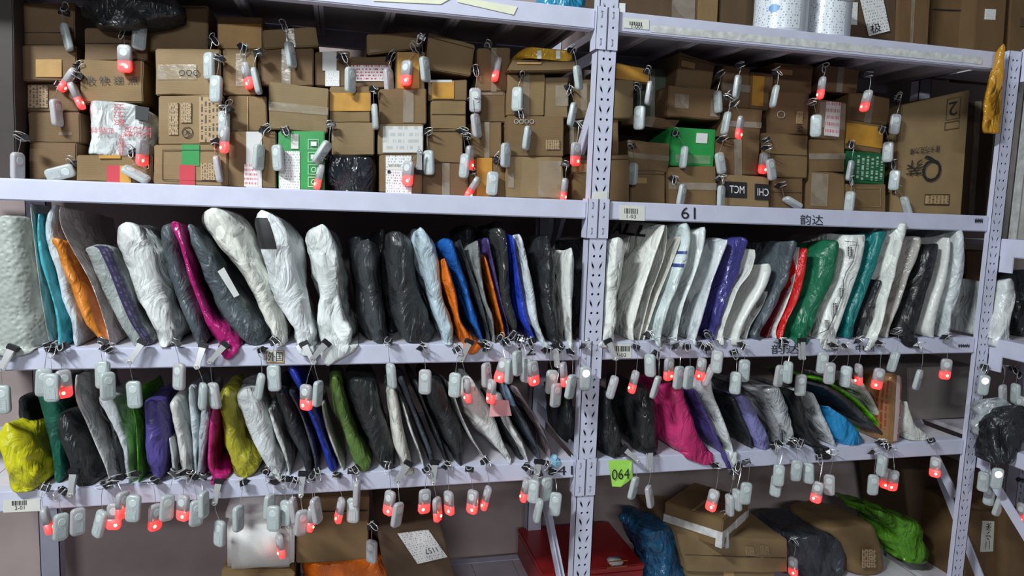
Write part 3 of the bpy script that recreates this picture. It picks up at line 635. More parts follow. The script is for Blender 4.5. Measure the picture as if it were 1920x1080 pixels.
mailer('thin dark grey mailer left of royal blue', [(736, 536, 552), (781, 558, 572), (841, 578, 592), (895, 590, 600)], (.06, .065, .075), Lo, Yf=.012, depth=.24, amp=.003, **gB)
mailer('royal blue mailer reaching the beam above', [(690, 530, 560), (734, 558, 576), (773, 571, 592), (821, 590, 610), (873, 606, 630), (893, 616, 636)], (.012, .03, .30), Lo, Yf=.006, depth=.28, amp=.004, **gB)
mailer('thin beige mailer beside the royal blue', [(762, 600, 611), (800, 606, 620), (840, 620, 634), (884, 638, 650)], (.46, .43, .39), Lo, Yf=.012, depth=.24, e=1.0, amp=.002, **gB)
mailer('olive green mailer left of the large black', [(708, 612, 640), (750, 620, 650), (790, 630, 662), (833, 644, 680), (872, 658, 702), (892, 668, 696)], (.09, .16, .035), Lo, Yf=-.002, depth=.26, amp=.006, **gB)
mailer('large black mailer in the lower left bay', [(712, 645, 708), (750, 646, 722), (800, 668, 732), (849, 694, 738), (886, 714, 740)], (.022, .024, .025), Lo, Yf=.004, depth=.28, amp=.006, **gB)
mailer('cream cloth parcel in the lower row', [(728, 730, 742), (748, 726, 752), (800, 733, 760), (850, 741, 772), (892, 758, 778)], (.58, .57, .52), Lo, Yf=-.006, depth=.22, e=.6, amp=.003, name='cloth_parcel', **gB)
mailer('thin white mailer right of the cream parcel', [(755, 752, 760), (810, 766, 776), (850, 780, 790), (885, 792, 798)], (.60, .61, .58), Lo, Yf=.006, depth=.22, e=1.0, amp=.002, **gB)
mailer('dark slate mailer in the lower left bay', [(710, 744, 762), (769, 764, 782), (829, 786, 804), (875, 802, 818), (890, 806, 816)], (.05, .065, .08), Lo, Yf=.006, depth=.26, amp=.004, **gB)
mailer('thin black mailer left of the round black', [(714, 772, 788), (765, 790, 804), (820, 814, 826), (880, 836, 846)], BLK, Lo, Yf=.012, depth=.26, amp=.003, **gB)
mailer('rounded black mailer in the lower row', [(712, 792, 832), (757, 798, 852), (800, 818, 870), (840, 836, 877), (866, 850, 874), (880, 856, 872)], (.024, .026, .028), Lo, Yf=.002, depth=.26, amp=.004, e=.6, **gB)
mailer('thin white curved mailer left of the fat white', [(722, 843, 850), (777, 859, 866), (833, 882, 891), (870, 904, 912), (884, 908, 914)], (.56, .56, .54), Lo, Yf=.0, depth=.22, e=1.0, amp=.001, **gB)
mailer('fat white bent mailer in the lower row', [(706, 870, 890), (740, 866, 912), (780, 874, 932), (815, 896, 948), (845, 922, 958), (866, 944, 962), (878, 950, 962)], (.60, .61, .59), Lo, Yf=-.002, depth=.24, amp=.006, **gB)
mailer('black mailer behind the pink flap', [(760, 930, 950), (820, 950, 966), (878, 968, 986)], BLK, Lo, Yf=.02, depth=.24, **gB)
o = mailer('white strip mailer with a pale pink flap', [(740, 920, 950), (770, 938, 956), (800, 950, 966), (835, 966, 988), (872, 986, 996)], (.62, .64, .62), Lo, Yf=-.002, depth=.22, e=1.0, amp=.002, **gB)
LX = o.location
patch_on('pink_flap', [P(920, 750, -.016)-LX, P(953, 750, -.018)-LX, P(959, 779, -.020)-LX, P(917, 781, -.018)-LX], plain('pale_pink_film', (.70, .36, .38), .4), o, .002)
o = mailer('dark slate mailer with a pale blue top', [(722, 942, 956), (773, 958, 976), (813, 978, 1000), (853, 998, 1016), (880, 1008, 1018)], (.055, .065, .085), Lo, Yf=.0, depth=.24, amp=.003, **gB)
decal(o, 'pale_blue_top', poly((.20, .34, .48)), .0, .22, -.12, .12)
mailer('mauve mailer last before the middle post', [(730, 962, 976), (789, 998, 1012), (841, 1026, 1031), (872, 1030, 1034)], (.26, .20, .22), Lo, Yf=.01, depth=.24, e=1.0, amp=.002, **gB)
mailer('light blue scrap of film beside the middle post', [(852, 1038, 1046), (864, 1032, 1054), (878, 1034, 1046)], (.22, .44, .58), Lo, Yf=-.004, depth=.05, amp=.002, **gB)
mailer('black mailer in the dark by the middle post', [(735, 1052, 1080), (800, 1056, 1086), (868, 1060, 1088)], BLK, Lo, Yf=.10, depth=.2, register=False, **gB)
# lower row, right bay
mailer('crinkled black mailer right of the middle post', [(730, 1130, 1150), (760, 1126, 1160), (800, 1124, 1170), (837, 1128, 1177), (862, 1136, 1170)], (.018, .019, .020), Lo, Yf=-.002, depth=.22, amp=.008, rough=.28, **gB)
mailer('fat black mailer left of the pink one', [(728, 1200, 1226), (755, 1190, 1238), (800, 1188, 1248), (835, 1192, 1254), (860, 1198, 1250)], (.018, .019, .020), Lo, Yf=-.002, depth=.24, amp=.008, rough=.28, **gB)
mailer('bulging pink mailer in the right bay', [(726, 1258, 1288), (757, 1254, 1304), (800, 1256, 1320), (835, 1262, 1336), (856, 1284, 1344), (872, 1318, 1342)], (.52, .03, .15), Lo, Yf=-.006, depth=.26, amp=.007, e=.6, **gB)
mailer('narrow purple mailer right of the pink', [(734, 1298, 1312), (773, 1316, 1328), (821, 1338, 1350), (860, 1356, 1367), (889, 1370, 1376)], (.07, .05, .20), Lo, Yf=-.008, depth=.2, amp=.003, **gB)
mailer('white mailer curving over the purple one', [(706, 1322, 1344), (735, 1318, 1348), (770, 1334, 1360), (817, 1354, 1376), (850, 1368, 1384), (875, 1378, 1387)], (.62, .64, .65), Lo, Yf=-.010, depth=.22, amp=.003, **gB)
mailer('black mailer between white and lavender', [(742, 1362, 1388), (800, 1382, 1402), (840, 1396, 1416), (868, 1402, 1416)], BLK, Lo, Yf=.012, depth=.26, **gB)
mailer('flat lavender box-like mailer, right bay', [(742, 1380, 1405), (781, 1394, 1425), (815, 1406, 1442), (838, 1414, 1450), (858, 1420, 1446)], (.20, .19, .42), Lo, Yf=.0, depth=.24, e=.45, amp=.002, **gB)
mailer('grey translucent mailer behind the lavender', [(728, 1412, 1440), (770, 1430, 1456), (820, 1450, 1470), (855, 1456, 1470)], (.26, .26, .27), Lo, Yf=.02, depth=.26, amp=.005, rough=.2, **gB)
mailer('wide silver foil mailer, right bay', [(728, 1432, 1474), (760, 1446, 1486), (800, 1462, 1494), (825, 1470, 1496), (850, 1474, 1492)], (.42, .44, .46), Lo, Yf=.0, depth=.24, amp=.009, rough=.2, cr=.9, **gB)
mailer('drooping black mailer over the beam, right bay', [(738, 1488, 1514), (785, 1490, 1528), (817, 1502, 1540), (840, 1522, 1552), (862, 1544, 1560)], (.016, .016, .017), Lo, Yf=-.012, depth=.22, amp=.008, rough=.3, **gB)
mailer('shiny silver mailer left of the sky blue', [(738, 1515, 1532), (777, 1528, 1548), (815, 1544, 1562), (848, 1561, 1570)], (.50, .53, .55), Lo, Yf=-.002, depth=.24, amp=.006, rough=.2, **gB)
mailer('sky blue mailer in the right bay', [(762, 1550, 1560), (785, 1552, 1594), (810, 1558, 1618), (835, 1568, 1632), (846, 1574, 1630)], (.02, .26, .56), Lo, Yf=-.002, depth=.22, e=.55, amp=.004, **gB)
mailer('long dark slate mailer above the sky blue', [(722, 1534, 1556), (754, 1570, 1598), (797, 1610, 1634), (829, 1648, 1660), (848, 1654, 1662)], (.045, .05, .055), Lo, Yf=.006, depth=.24, amp=.003, **gB)
mailer('bright green mailer leaning over the slate', [(708, 1522, 1552), (738, 1568, 1596), (773, 1610, 1630), (809, 1642, 1652), (846, 1650, 1658)], (.12, .46, .015), Lo, Yf=.014, depth=.24, amp=.005, rough=.3, **gB)
mailer('thin white film mailer beside the green', [(718, 1604, 1626), (757, 1628, 1642), (797, 1646, 1654), (845, 1652, 1658)], (.50, .48, .45), Lo, Yf=.02, depth=.24, amp=.003, **gB)
mailer('small white mailer behind the red packet', [(712, 1640, 1670), (760, 1652, 1676), (842, 1660, 1680)], (.46, .46, .44), Lo, Yf=.06, depth=.2, amp=.004, **gB)
o = bag('snack_packet', 'brown packet with a red printed strip', 'packet', [(703, 1670, 1692), (716, 1663, 1698), (760, 1658, 1698), (800, 1656, 1695), (833, 1656, 1690)], poly((.27, .14, .055), .25, .3), Lo, Yf=-.002, depth=.12, e=.45, amp=.002)
M['red_print'] = printed('red_print', (.50, .42, .40), (.42, .03, .03), 5, .6, True, 20, .3)
decal(o, 'red_printed_strip', M['red_print'], .05, .97, .02, .24)
decal(o, 'red_lettering', printed('brown_red_print', (.27, .14, .055), (.24, .04, .02), 3, .55, True, 12, .3), .25, .8, -.20, -.08)
mailer('small white bag with a tied corner', [(752, 1698, 1704), (775, 1697, 1714), (797, 1696, 1724), (815, 1700, 1742), (828, 1704, 1754)], (.50, .50, .47), Lo, Yf=.004, depth=.10, amp=.005, **gB)
# ------------------------------------------------------------------ cartons
BOXES = []
def carton(label, px, Yf, depth, mat, shelf=2, extras=(), name='carton', cat='box', on_board=False, yaw=0.0, zb=None, soft=.0022, group=None, snap=True):
    """px: x0,y0,x1,y1 or 8 numbers TL TR BR BL in the picture; yaw = how much farther the right edge is than the left"""
    if len(px) == 4: px = (px[0], px[1], px[2], px[1], px[2], px[3], px[0], px[3])
    if shelf == 2 and not extras and px[0] > 0:
        extras = ([('p', 'tape', .0, .40, 1.0, .58, 'clear_tape')], [('p', 'tape', .42, .0, .58, 1.0, 'clear_tape')], [('top', .52)], [('p', 'tape', .08, .62, .45, .80, 'brown_tape'), ('top', .9)])[hash_s(label) % 4]
    if shelf == 2: Yf += .035 if px[0] < 1100 else .075
    c = [P(px[0], px[1], Yf), P(px[2], px[3], Yf+yaw), P(px[4], px[5], Yf+yaw), P(px[6], px[7], Yf)]
    if on_board:
        z = (SZ[shelf][1] if zb is None else zb)+.0005; c[2].z = z; c[3].z = z
    BOXES.append(dict(label=label, c=c, depth=depth, mat=mat, shelf=shelf, extras=extras, name=name, cat=cat, px=px, yaw=yaw, soft=soft, board=on_board, group=group, snap=snap))
def make_cartons():
    B = BOXES
    for b in B:                                # let each one rest on what is below it
        if b['board'] or not b['snap']: continue
        x0 = min(b['c'][0].x, b['c'][3].x); x1 = max(b['c'][1].x, b['c'][2].x); zb = (b['c'][2].z+b['c'][3].z)/2; best = None
        for o in B:
            if o is b or o['shelf'] != b['shelf']: continue
            ox0 = min(o['c'][0].x, o['c'][3].x); ox1 = max(o['c'][1].x, o['c'][2].x); zt = (o['c'][0].z+o['c'][1].z)/2
            ov = min(x1, ox1)-max(x0, ox0)
            if ov > .2*min(x1-x0, ox1-ox0) and abs(zt-zb) < .035 and (best is None or zt > best): best = zt
        if best is not None:
            d = best+.0005-zb; b['c'][2].z += d; b['c'][3].z += d
    for b in B: build_carton(b)
def build_carton(b):
    c = b['c']; dr = (c[1]-c[0]); n = Vector((-dr.y, dr.x, 0)).normalized()*b['depth']
    base = (c[2]+c[3])/2+n/2
    q = [p-base for p in c]
    bm = bmesh.new()
    vs_ = [bm.verts.new(p) for p in q]+[bm.verts.new(p+n) for p in q]
    for f in ((0, 3, 2, 1), (4, 5, 6, 7), (0, 1, 5, 4), (1, 2, 6, 5), (2, 3, 7, 6), (3, 0, 4, 7)): bm.faces.new([vs_[i] for i in f])
    bmesh.ops.recalc_face_normals(bm, faces=bm.faces[:])
    bmesh.ops.bevel(bm, geom=bm.edges[:], offset=.0022, segments=2, affect='EDGES')
    bmesh.ops.subdivide_edges(bm, edges=[e for e in bm.edges if e.calc_length() > .03], cuts=3, use_grid_fill=True)
    s = hash_s(b['label']) % 500
    for v in bm.verts:
        p = v.co*18+Vector((s, 0, 0)); v.co += Vector((noise.noise(p), noise.noise(p+Vector((9, 0, 0)))*1.3, noise.noise(p+Vector((0, 9, 0)))))*b['soft']
    me = bpy.data.meshes.new(b['name']); bm.to_mesh(me); bm.free()
    o = link(b['name'], me, b['mat']); o.location = base; b['o'] = o; tag(o, b['label'], b['cat'], b['group'])
    for ix, ex in enumerate(b['extras']):
        kind = ex[0]; of = .0022+.0005*ix
        if kind == 'p':                        # sheet on the front: name, u0,v0,u1,v1, mat
            _, nm, u0, v0, u1, v1, mt = ex; patch_on(nm, sub_quad(q, u0, v0, u1, v1), M[mt] if isinstance(mt, str) else mt, o, of)
        elif kind == 't':
            _, s_, u0, v0, u1, v1, mt, turn = ex[:8]; text_on('printed_text', s_, sub_quad(q, u0, v0, u1, v1), M[mt], o, of+.0006, turn, len(ex) > 8)
        elif kind == 'top':                    # lid flap line on the front: dark gap
            _, v0 = ex; patch_on('flap_gap', sub_quad(q, .02, v0, .98, v0+.012), M['hole'], o, .0018)
        elif kind == 'loop':                   # ring outlines
            _, u0, v0, u1, v1, mt = ex; sq = sub_quad(q, u0, v0, u1, v1)
            link('printed_ring', mesh('printed_ring', *tube_vf([quad_pt(sq, .5+.5*math.cos(k*math.pi/8), .5+.5*math.sin(k*math.pi/8))+Vector((0, -.0022, 0)) for k in range(16)], .0007, 4, True)), M[mt], o)
        elif kind == 'frame':
            _, u0, v0, u1, v1, mt = ex; sq = sub_quad(q, u0, v0, u1, v1)
            link('printed_frame', mesh('printed_frame', *tube_vf([p+Vector((0, -.0022, 0)) for p in sq], .0008, 4, True)), M[mt], o)
    return o
M['label_print'] = printed('shipping_label', (.72, .72, .71), (.10, .10, .11), 14, .45, False, 26)
M['label_print_red'] = printed('red_shipping_label', (.66, .62, .62), (.45, .06, .09), 5, .5, False, 22)
M['label_grey'] = printed('faded_label', (.58, .58, .56), (.44, .44, .43), 4, .5, False, 8)
M['card_print'] = printed('carton_print', (.37, .25, .13), (.06, .045, .03), 6, .5, True, 12)
M['crossprint'] = printed('red_cross_print', (.58, .60, .60), (.38, .03, .05), 3, .5, False, 34)
M['crossprint_v'] = printed('red_cross_print_tall', (.58, .60, .60), (.38, .03, .05), 3, .5, True, 34)
K = CARD; T = 'clear_tape'; BT = 'brown_tape'; YT = 'yellow_tape'
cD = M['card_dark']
carton('dark tall carton at the left frame edge', (-90, -24, 24, -18, 30, 336, -90, 330), .06, .26, plain('dark_brown_card', (.035, .026, .022), .7), on_board=True)  # one plain, very dark brown card
carton('dark carton at the bottom of the far-left stack', (55, 268, 143, 335), .10, .22, K[3], on_board=True, extras=[('p', 'tape', .62, .1, .9, .35, T)])
carton('dark carton second up in the far-left stack', (52, 210, 150, 268), .11, .22, K[3], extras=[('p', 'tape', .6, .25, .85, .35, T)])
carton('dark carton with a printed grid, far-left stack', (48, 155, 148, 210), .12, .22, K[3], extras=[('p', 'printed_grid', .05, .15, .42, .9, 'card_print')])
carton('dark carton fourth up in the far-left stack', (35, 85, 143, 155), .10, .22, K[3], extras=[('p', 'tape', .3, .1, .75, .6, BT)])
carton('dark carton topmost in the far-left stack', (28, 5, 140, 85), .11, .22, K[3], extras=[('top', .3)])
carton('carton with yellow and red tape under the white bag', (143, 291, 286, 340), .06, .24, K[0], on_board=True, extras=[('p', 'red_tape', .40, .0, .57, .62, 'redink'), ('p', 'yellow_tape', .57, .0, .72, .62, YT), ('p', 'yellow_tape', .3, .88, .58, 1.0, YT)])
carton('carton with black handwriting above the white bag', (150, 112, 268, 192), .085, .22, K[0], extras=[('t', '收 快 递 点', .08, .42, .92, .62, 'ink', 0)], snap=False)
carton('small carton under the black bag, left', (158, 52, 275, 111), .095, .2, K[3])
carton('tall carton right of the black bag', (275, 10, 390, 92), .11, .22, K[1], extras=[('top', .93)])
carton('carton with a green and a red tape strip', (288, 271, 426, 348), .055, .24, K[2], on_board=True, extras=[('p', 'green_tape', .38, .48, .62, 1.0, 'greenink'), ('p', 'red_tape', .35, .0, .56, .5, 'redink'), ('frame', .12, .12, .86, .86, 'ink'), ('p', 'printed_table', .64, .15, .84, .55, 'card_print')])
carton('carton with a circled letter A print', (297, 179, 420, 270), .07, .22, K[2], extras=[('p', 'printed_block', .62, .05, .97, .97, 'card_print'), ('p', 'printed_block', .16, .2, .30, .85, 'card_print'), ('p', 'printed_bars', .34, .45, .5, .85, 'card_print'), ('loop', .36, .14, .52, .36, 'ink'), ('t', 'A', .40, .18, .48, .32, 'ink', -90)])
carton('carton with three small rings on tape', (292, 91, 414, 180), .075, .22, K[2], extras=[('p', 'tape', .03, .34, .62, .66, T)]+[('loop', .36+.11*k, .42, .44+.11*k, .54, 'ink') for k in range(3)])
carton('carton with a white tape strip, bottom row', (427, 247, 518, 352), .06, .22, K[1], on_board=True, extras=[('p', 'white_tape', .38, 0, .70, 1, 'grey_label'), ('p', 'red_label', .34, .02, .62, .42, 'label_print_red')])
carton('creased carton above the white-tape carton', (427, 180, 500, 247), .07, .2, K[0], extras=[('p', 'fold_line', .50, .02, .52, .98, BT)])
carton('carton with a red glow, fourth column', (417, 92, 480, 178), .075, .2, K[0], extras=[('p', 'tape', .4, .2, .7, .9, T)])
carton('ochre taped parcel at the top, fourth column', (407, 32, 493, 92), .11, .2, K[1], extras=[('p', 'ochre_tape', .03, .1, .97, .8, YT)])
carton('green and white printed package, bottom row', (522, 246, 609, 356), .055, .16, M['greencard'], on_board=True, soft=.0004, name='printed_package', extras=[('p', 'white_panel', .02, .0, .46, .66, 'label_print'), ('p', 'barcode_panel', .27, .70, .43, .95, 'barcode'), ('frame', .64, .70, .86, .86, 'whiteink'), ('frame', .64, .48, .86, .64, 'whiteink'), ('frame', .64, .27, .86, .43, 'whiteink'), ('frame', .64, .06, .86, .22, 'whiteink'), ('p', 'printed_icon', .70, .75, .82, .82, 'whiteink'), ('p', 'printed_icon', .70, .53, .80, .60, 'whiteink'), ('loop', .71, .31, .81, .39, 'whiteink'), ('loop', .71, .10, .81, .18, 'whiteink')])
carton('large plain carton above the green package', (503, 153, 617, 166, 614, 245, 505, 238), .065, .22, K[4], extras=[])
carton('wide carton above the large plain one', (484, 90, 588, 157), .09, .22, K[3])
carton('flat carton near the top, fifth column', (492, 57, 592, 51, 598, 84, 494, 90), .08, .2, K[0])
carton('plain carton above the black bag', (622, 229, 702, 292), .065, .2, K[4], extras=[('p', 'tape', .0, .45, .05, .95, T)])
carton('carton with a wide ochre tape band', (618, 162, 695, 226), .08, .2, K[0], extras=[('p', 'ochre_band', .0, .32, 1.0, .82, YT)])
carton('carton with a small blue and white label', (590, 97, 656, 162), .10, .2, K[3], extras=[('p', 'paper_label', .22, .45, .62, 1.0, 'grey_label'), ('p', 'blue_label', .30, .0, .70, .45, 'label_print')])
carton('carton behind a red-lettered white label', (656, 106, 735, 162), .10, .2, K[3], extras=[('p', 'red_label', .02, .22, .97, .72, 'label_print_red')])
carton('carton with a big shipping label, bottom row', (712, 291, 791, 362), .055, .2, K[1], on_board=True, extras=[('p', 'shipping_label', .14, .0, .75, .99, 'label_print'), ('p', 'barcode', .2, .62, .5, .76, 'barcode'), ('p', 'logo_square', .18, .52, .25, .60, 'ink')])
carton('carton with a faded grey label', (709, 232, 794, 292), .06, .2, K[4], extras=[('p', 'faded_label', .10, .08, .98, .92, 'label_grey')])
carton('taped carton above the faded-label one', (711, 166, 800, 233), .07, .2, K[1], extras=[('p', 'tape', .5, .05, .72, .95, T)])
carton('narrow ochre taped parcel, upper seventh column', (742, 97, 797, 166), .075, .18, K[1], extras=[('p', 'ochre_tape', .05, .02, .80, .98, YT)])
carton('flat carton at the top, sixth column', (688, 64, 786, 60, 789, 92, 688, 102), .09, .2, K[0], extras=[('p', 'tape', .05, .05, .25, .2, T)])
carton('plain reddish carton, bottom row seventh column', (791, 306, 880, 364), .07, .2, K[3], on_board=True)
carton('plain carton second up, seventh column', (800, 242, 868, 306), .075, .2, K[1], extras=[('top', .94)])
carton('small plain carton third up, seventh column', (808, 189, 874, 243), .08, .2, K[0])
carton('ochre-taped flat carton, seventh column', (803, 150, 876, 191), .085, .2, K[1], extras=[('p', 'ochre_tape', .1, .1, .65, .95, YT), ('p', 'grey_slip', .05, .88, .6, 1.0, 'grey_label')])
carton('tilted carton at the top, seventh column', (804, 60, 891, 84, 882, 143, 797, 130), .08, .2, K[0], extras=[('top', .86)], snap=False)
carton('carton with a yellow tape stripe, bottom row', (880, 296, 948, 366), .07, .2, K[1], on_board=True, extras=[('p', 'yellow_tape', .2, .0, .62, 1.0, YT)])
carton('plain carton second up, eighth column', (884, 229, 941, 294), .08, .2, K[1])
carton('plain carton third up, eighth column', (893, 172, 948, 229), .085, .2, K[3], extras=[('p', 'tape', .1, .9, .9, .97, T)])
carton('upright carton with a red-lit tag, eighth column', (894, 90, 957, 170), .085, .2, K[1])
carton('wrinkled taped carton beside the brace, bottom row', (950, 294, 1057, 374), .055, .22, K[2], on_board=True, soft=.004, extras=[('p', 'tape', .02, .25, .12, .6, T), ('p', 'tape', .55, .05, .95, .9, T)])
carton('carton with a row of printed circles', (951, 218, 1057, 293), .06, .22, K[1], extras=[('p', 'printed_text', .68, .18, .92, .42, 'card_print')]+[('loop', .12+.09*k, .82, .19+.09*k, .92, 'grey_label') for k in range(4)])
carton('carton under the yellow envelope, left half', (952, 138, 1021, 216), .07, .2, K[0])
carton('carton under the yellow envelope, right half', (1022, 145, 1066, 218), .072, .2, K[4], extras=[('p', 'tape', .45, .3, .98, .8, T)])
carton('long carton behind the middle post, upper', (1078, 149, 1188, 217), .075, .2, K[4], extras=[('p', 'tape', .1, .2, .2, .9, T)])
carton('carton behind the middle post, second up', (1068, 222, 1160, 290), .085, .2, K[1], extras=[('p', 'tape', .0, .3, .08, .9, T)])
carton('carton behind the middle post, bottom row', (1076, 290, 1180, 378), .07, .2, K[1], on_board=True)
carton('ochre parcel right of the middle post', (1148, 116, 1220, 130, 1216, 158, 1148, 150), .10, .2, K[1], extras=[('p', 'ochre_tape', .02, .1, .98, .95, YT)], snap=False)
# carton shelf, right bay
carton('low carton left of the tape-sealed one, bottom', (1183, 321, 1247, 382), .075, .2, K[1], on_board=True)
carton('squat carton with a rounded edge, right bay', (1178, 262, 1256, 270, 1252, 324, 1178, 318), .075, .2, K[1], soft=.003)
carton('long dim carton right of the middle post', (1162, 214, 1277, 224, 1262, 268, 1162, 258), .10, .22, K[3])
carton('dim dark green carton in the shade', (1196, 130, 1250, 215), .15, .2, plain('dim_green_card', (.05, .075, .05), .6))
carton('carton in the front corner, bottom row right bay', (1254, 312, 1343, 384), .065, .2, K[1], on_board=True)
carton('green glossy box with a white label', (1262, 238, 1343, 243, 1338, 312, 1257, 309), .07, .16, M['greencard'], name='green_box', extras=[('p', 'white_label', .55, .62, .80, .88, 'label_print'), ('p', 'pale_print', .1, .08, .9, .3, T)], soft=.0006)
carton('clear-taped carton above the green box', (1254, 160, 1352, 170, 1350, 244, 1250, 238), .075, .2, K[3], extras=[('p', 'tape', .12, .3, .38, .75, T), ('p', 'tape', .80, .1, .98, .7, T)])
carton('top carton above the clear-taped one', (1274, 98, 1342, 118, 1332, 168, 1266, 160), .09, .2, K[3])
carton('carton with black lettered panels, bottom row', (1351, 326, 1442, 332, 1442, 389, 1351, 387), .06, .2, K[2], on_board=True, extras=[('p', 'black_panel', .04, .28, .53, .78, 'ink'), ('p', 'black_panel', .70, .25, 1.0, .76, 'ink'), ('t', 'MCT', .17, .42, .47, .66, 'whiteink', 0, True), ('t', 'CHI', .74, .38, .97, .62, 'whiteink', 0, True), ('p', 'tape', .0, .0, .12, .25, BT)])
carton('reddish carton above the lettered one', (1342, 261, 1424, 328), .07, .2, K[3])
carton('red-lit carton third up, right bay', (1354, 200, 1430, 205, 1424, 262, 1352, 258), .08, .2, K[3])
carton('dim carton at the top, right bay middle', (1356, 122, 1407, 128, 1404, 200, 1352, 196), .09, .2, K[3])
carton('dim ochre-taped carton at the top, right bay', (1407, 134, 1450, 138, 1446, 206, 1404, 202), .092, .2, K[1], extras=[('p', 'ochre_tape', .1, .1, .6, .9, YT)])
carton('small reddish carton, bottom row centre right', (1443, 333, 1505, 390), .075, .2, K[3], on_board=True)
carton('carton with two clips, second up right bay', (1432, 249, 1516, 254, 1513, 332, 1430, 328), .07, .2, K[1])
carton('carton printed with the number 39', (1446, 170, 1518, 174, 1514, 252, 1444, 250), .08, .2, K[3], extras=[('t', '39', .70, .05, .86, .22, 'ink', 90), ('p', 'printed_block', .68, .26, .84, .55, 'card_print'), ('loop', .16, .38, .36, .54, 'grey_label')])
carton('top carton above the number 39', (1452, 118, 1526, 124, 1522, 172, 1452, 168), .10, .2, K[3])
carton('tape-wrapped carton, bottom row right', (1519, 320, 1586, 326, 1583, 390, 1516, 388), .07, .2, K[1], on_board=True, extras=[('p', 'tape', .05, .1, .5, .95, T)])
carton('plain carton second up, right of clips', (1517, 262, 1584, 325), .075, .2, K[1])
carton('carton in clear plastic, third up', (1532, 187, 1588, 192, 1584, 264, 1528, 258), .08, .2, K[3], extras=[('p', 'white_wrap', .3, .1, .78, .98, 'label_print_red'), ('p', 'clear_wrap', .1, .3, .95, .95, T)])
carton('dim top carton, right bay', (1542, 122, 1612, 130, 1604, 190, 1538, 184), .09, .2, K[3])
carton('carton under the dark green printed box', (1586, 345, 1661, 395), .07, .2, K[1], on_board=True, extras=[('frame', .2, .2, .85, .85, 'card_print')])
carton('dark green box with pale vertical print', (1588, 282, 1662, 288, 1658, 347, 1584, 342), .075, .18, M['darkgreencard'], name='dark_green_box', extras=[('p', 'pale_print', .2, .12, .92, .88, printed('pale_green_print', (.012, .10, .035), (.35, .45, .36), 6, .5, True, 12))], soft=.0006)
carton('ochre carton above the dark green box', (1588, 224, 1656, 234, 1652, 290, 1584, 280), .08, .2, K[1], extras=[('p', 'ochre_tape', .0, .2, 1.0, .9, YT)])
carton('carton with a tilted red-lit tag, top right', (1594, 172, 1670, 184, 1664, 232, 1586, 222), .09, .2, K[3])
carton('big tall carton with a Q logo upside down', (1692, 197, 1819, 168, 1802, 404, 1673, 398), .075, .26, K[2], on_board=True, yaw=-.02, soft=.0006, extras=[('t', '2', .69, .82, .82, .93, 'ink', 180), ('frame', .66, .79, .86, .96, 'ink'), ('frame', .65, .71, .86, .77, 'ink'), ('t', '原卡巧克力棒', .16, .53, .60, .59, 'ink', 180), ('t', 'Q', .36, .28, .64, .51, 'ink', 180), ('t', '荞', .13, .34, .36, .48, 'ink', 180), ('frame', .44, .08, .80, .17, 'ink'), ('p', 'printed_marks', .46, .09, .78, .16, 'card_print')])
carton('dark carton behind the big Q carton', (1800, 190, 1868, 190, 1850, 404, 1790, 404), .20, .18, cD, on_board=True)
# carton shelf: soft things among the boxes
make_cartons()
BW = len(BOXES)
o = bag('printed_plastic_parcel', 'silvery plastic parcel with a red printed cross', 'parcel', [(190, 152, 262), (205, 148, 286), (240, 150, 290), (270, 150, 286), (292, 150, 280)], poly((.50, .52, .52), .25, .8), 2, Yf=.098, depth=.2, e=.35, amp=.004, pinch=.8, zb=P(200, 292, .098).z, register=False, cols=48)
LX = o.location
tq = lambda x0, y0, x1, y1, sl=0: [p-LX for p in (P(x0, y0, .092), P(x1, y0+sl, .092), P(x1, y1+sl, .092), P(x0, y1, .092))]
text_on('red_lettering', '比比赞', tq(232, 236, 284, 256, 3), M['redink'], o, .0012, 180)
text_on('red_lettering', '比比赞', tq(214, 195, 233, 236), M['redink'], o, .0012, -90)
text_on('red_lettering', '进口量贩零食', tq(170, 238, 214, 250, 2), M['redink'], o, .0012, 180)
text_on('red_lettering', '进口量贩零食', tq(222, 252, 234, 291), M['redink'], o, .0012, -90)
patch_on('dark_label', [p-LX for p in (P(254, 198, .094), P(280, 202, .094), P(278, 226, .094), P(254, 224, .094))], M['ink'], o, .0015)
bag('black_plastic_bag', 'crumpled black plastic bag on top of the left cartons', 'bag', [(-20, 190, 330), (5, 140, 342), (22, 136, 330), (40, 150, 290), (56, 165, 240)], M['black'], 2, Yf=.07, depth=.16, e=.5, amp=.012, zb=P(200, 54, .1).z, register=False, freq=1.6)
bag('black_plastic_parcel', 'glossy black plastic parcel, bottom row of cartons', 'parcel', [(291, 612, 708), (310, 608, 712), (335, 608, 713), (362, 612, 710)], poly((.016, .019, .024), .24, .8), 2, Yf=.09, depth=.18, e=.3, amp=.004, pinch=.8, register=False, cols=44)
ye = bag('yellow_envelope', 'glossy yellow envelope lying on cartons beside the post', 'mailer', [(90, 985, 1078), (97, 976, 1085), (106, 972, 1086), (112, 978, 1080)], poly((.62, .34, .02), .22, .6), 2, Yf=.075, depth=.20, e=.3, amp=.002, pinch=.9, backdrop=0, zb=P(1030, 112, .075).z, register=False, cols=40)
for x in (1007, 1042): patch_on('white_stripe', [p-ye.location for p in pxq(x, 95, x+8, 110, .072)], M['white_label'], ye, .0015)
bx = len(BOXES)
carton('flat carton under the yellow envelope', (962, 112, 1082, 114, 1076, 132, 954, 134), .045, .2, K[1], snap=False)
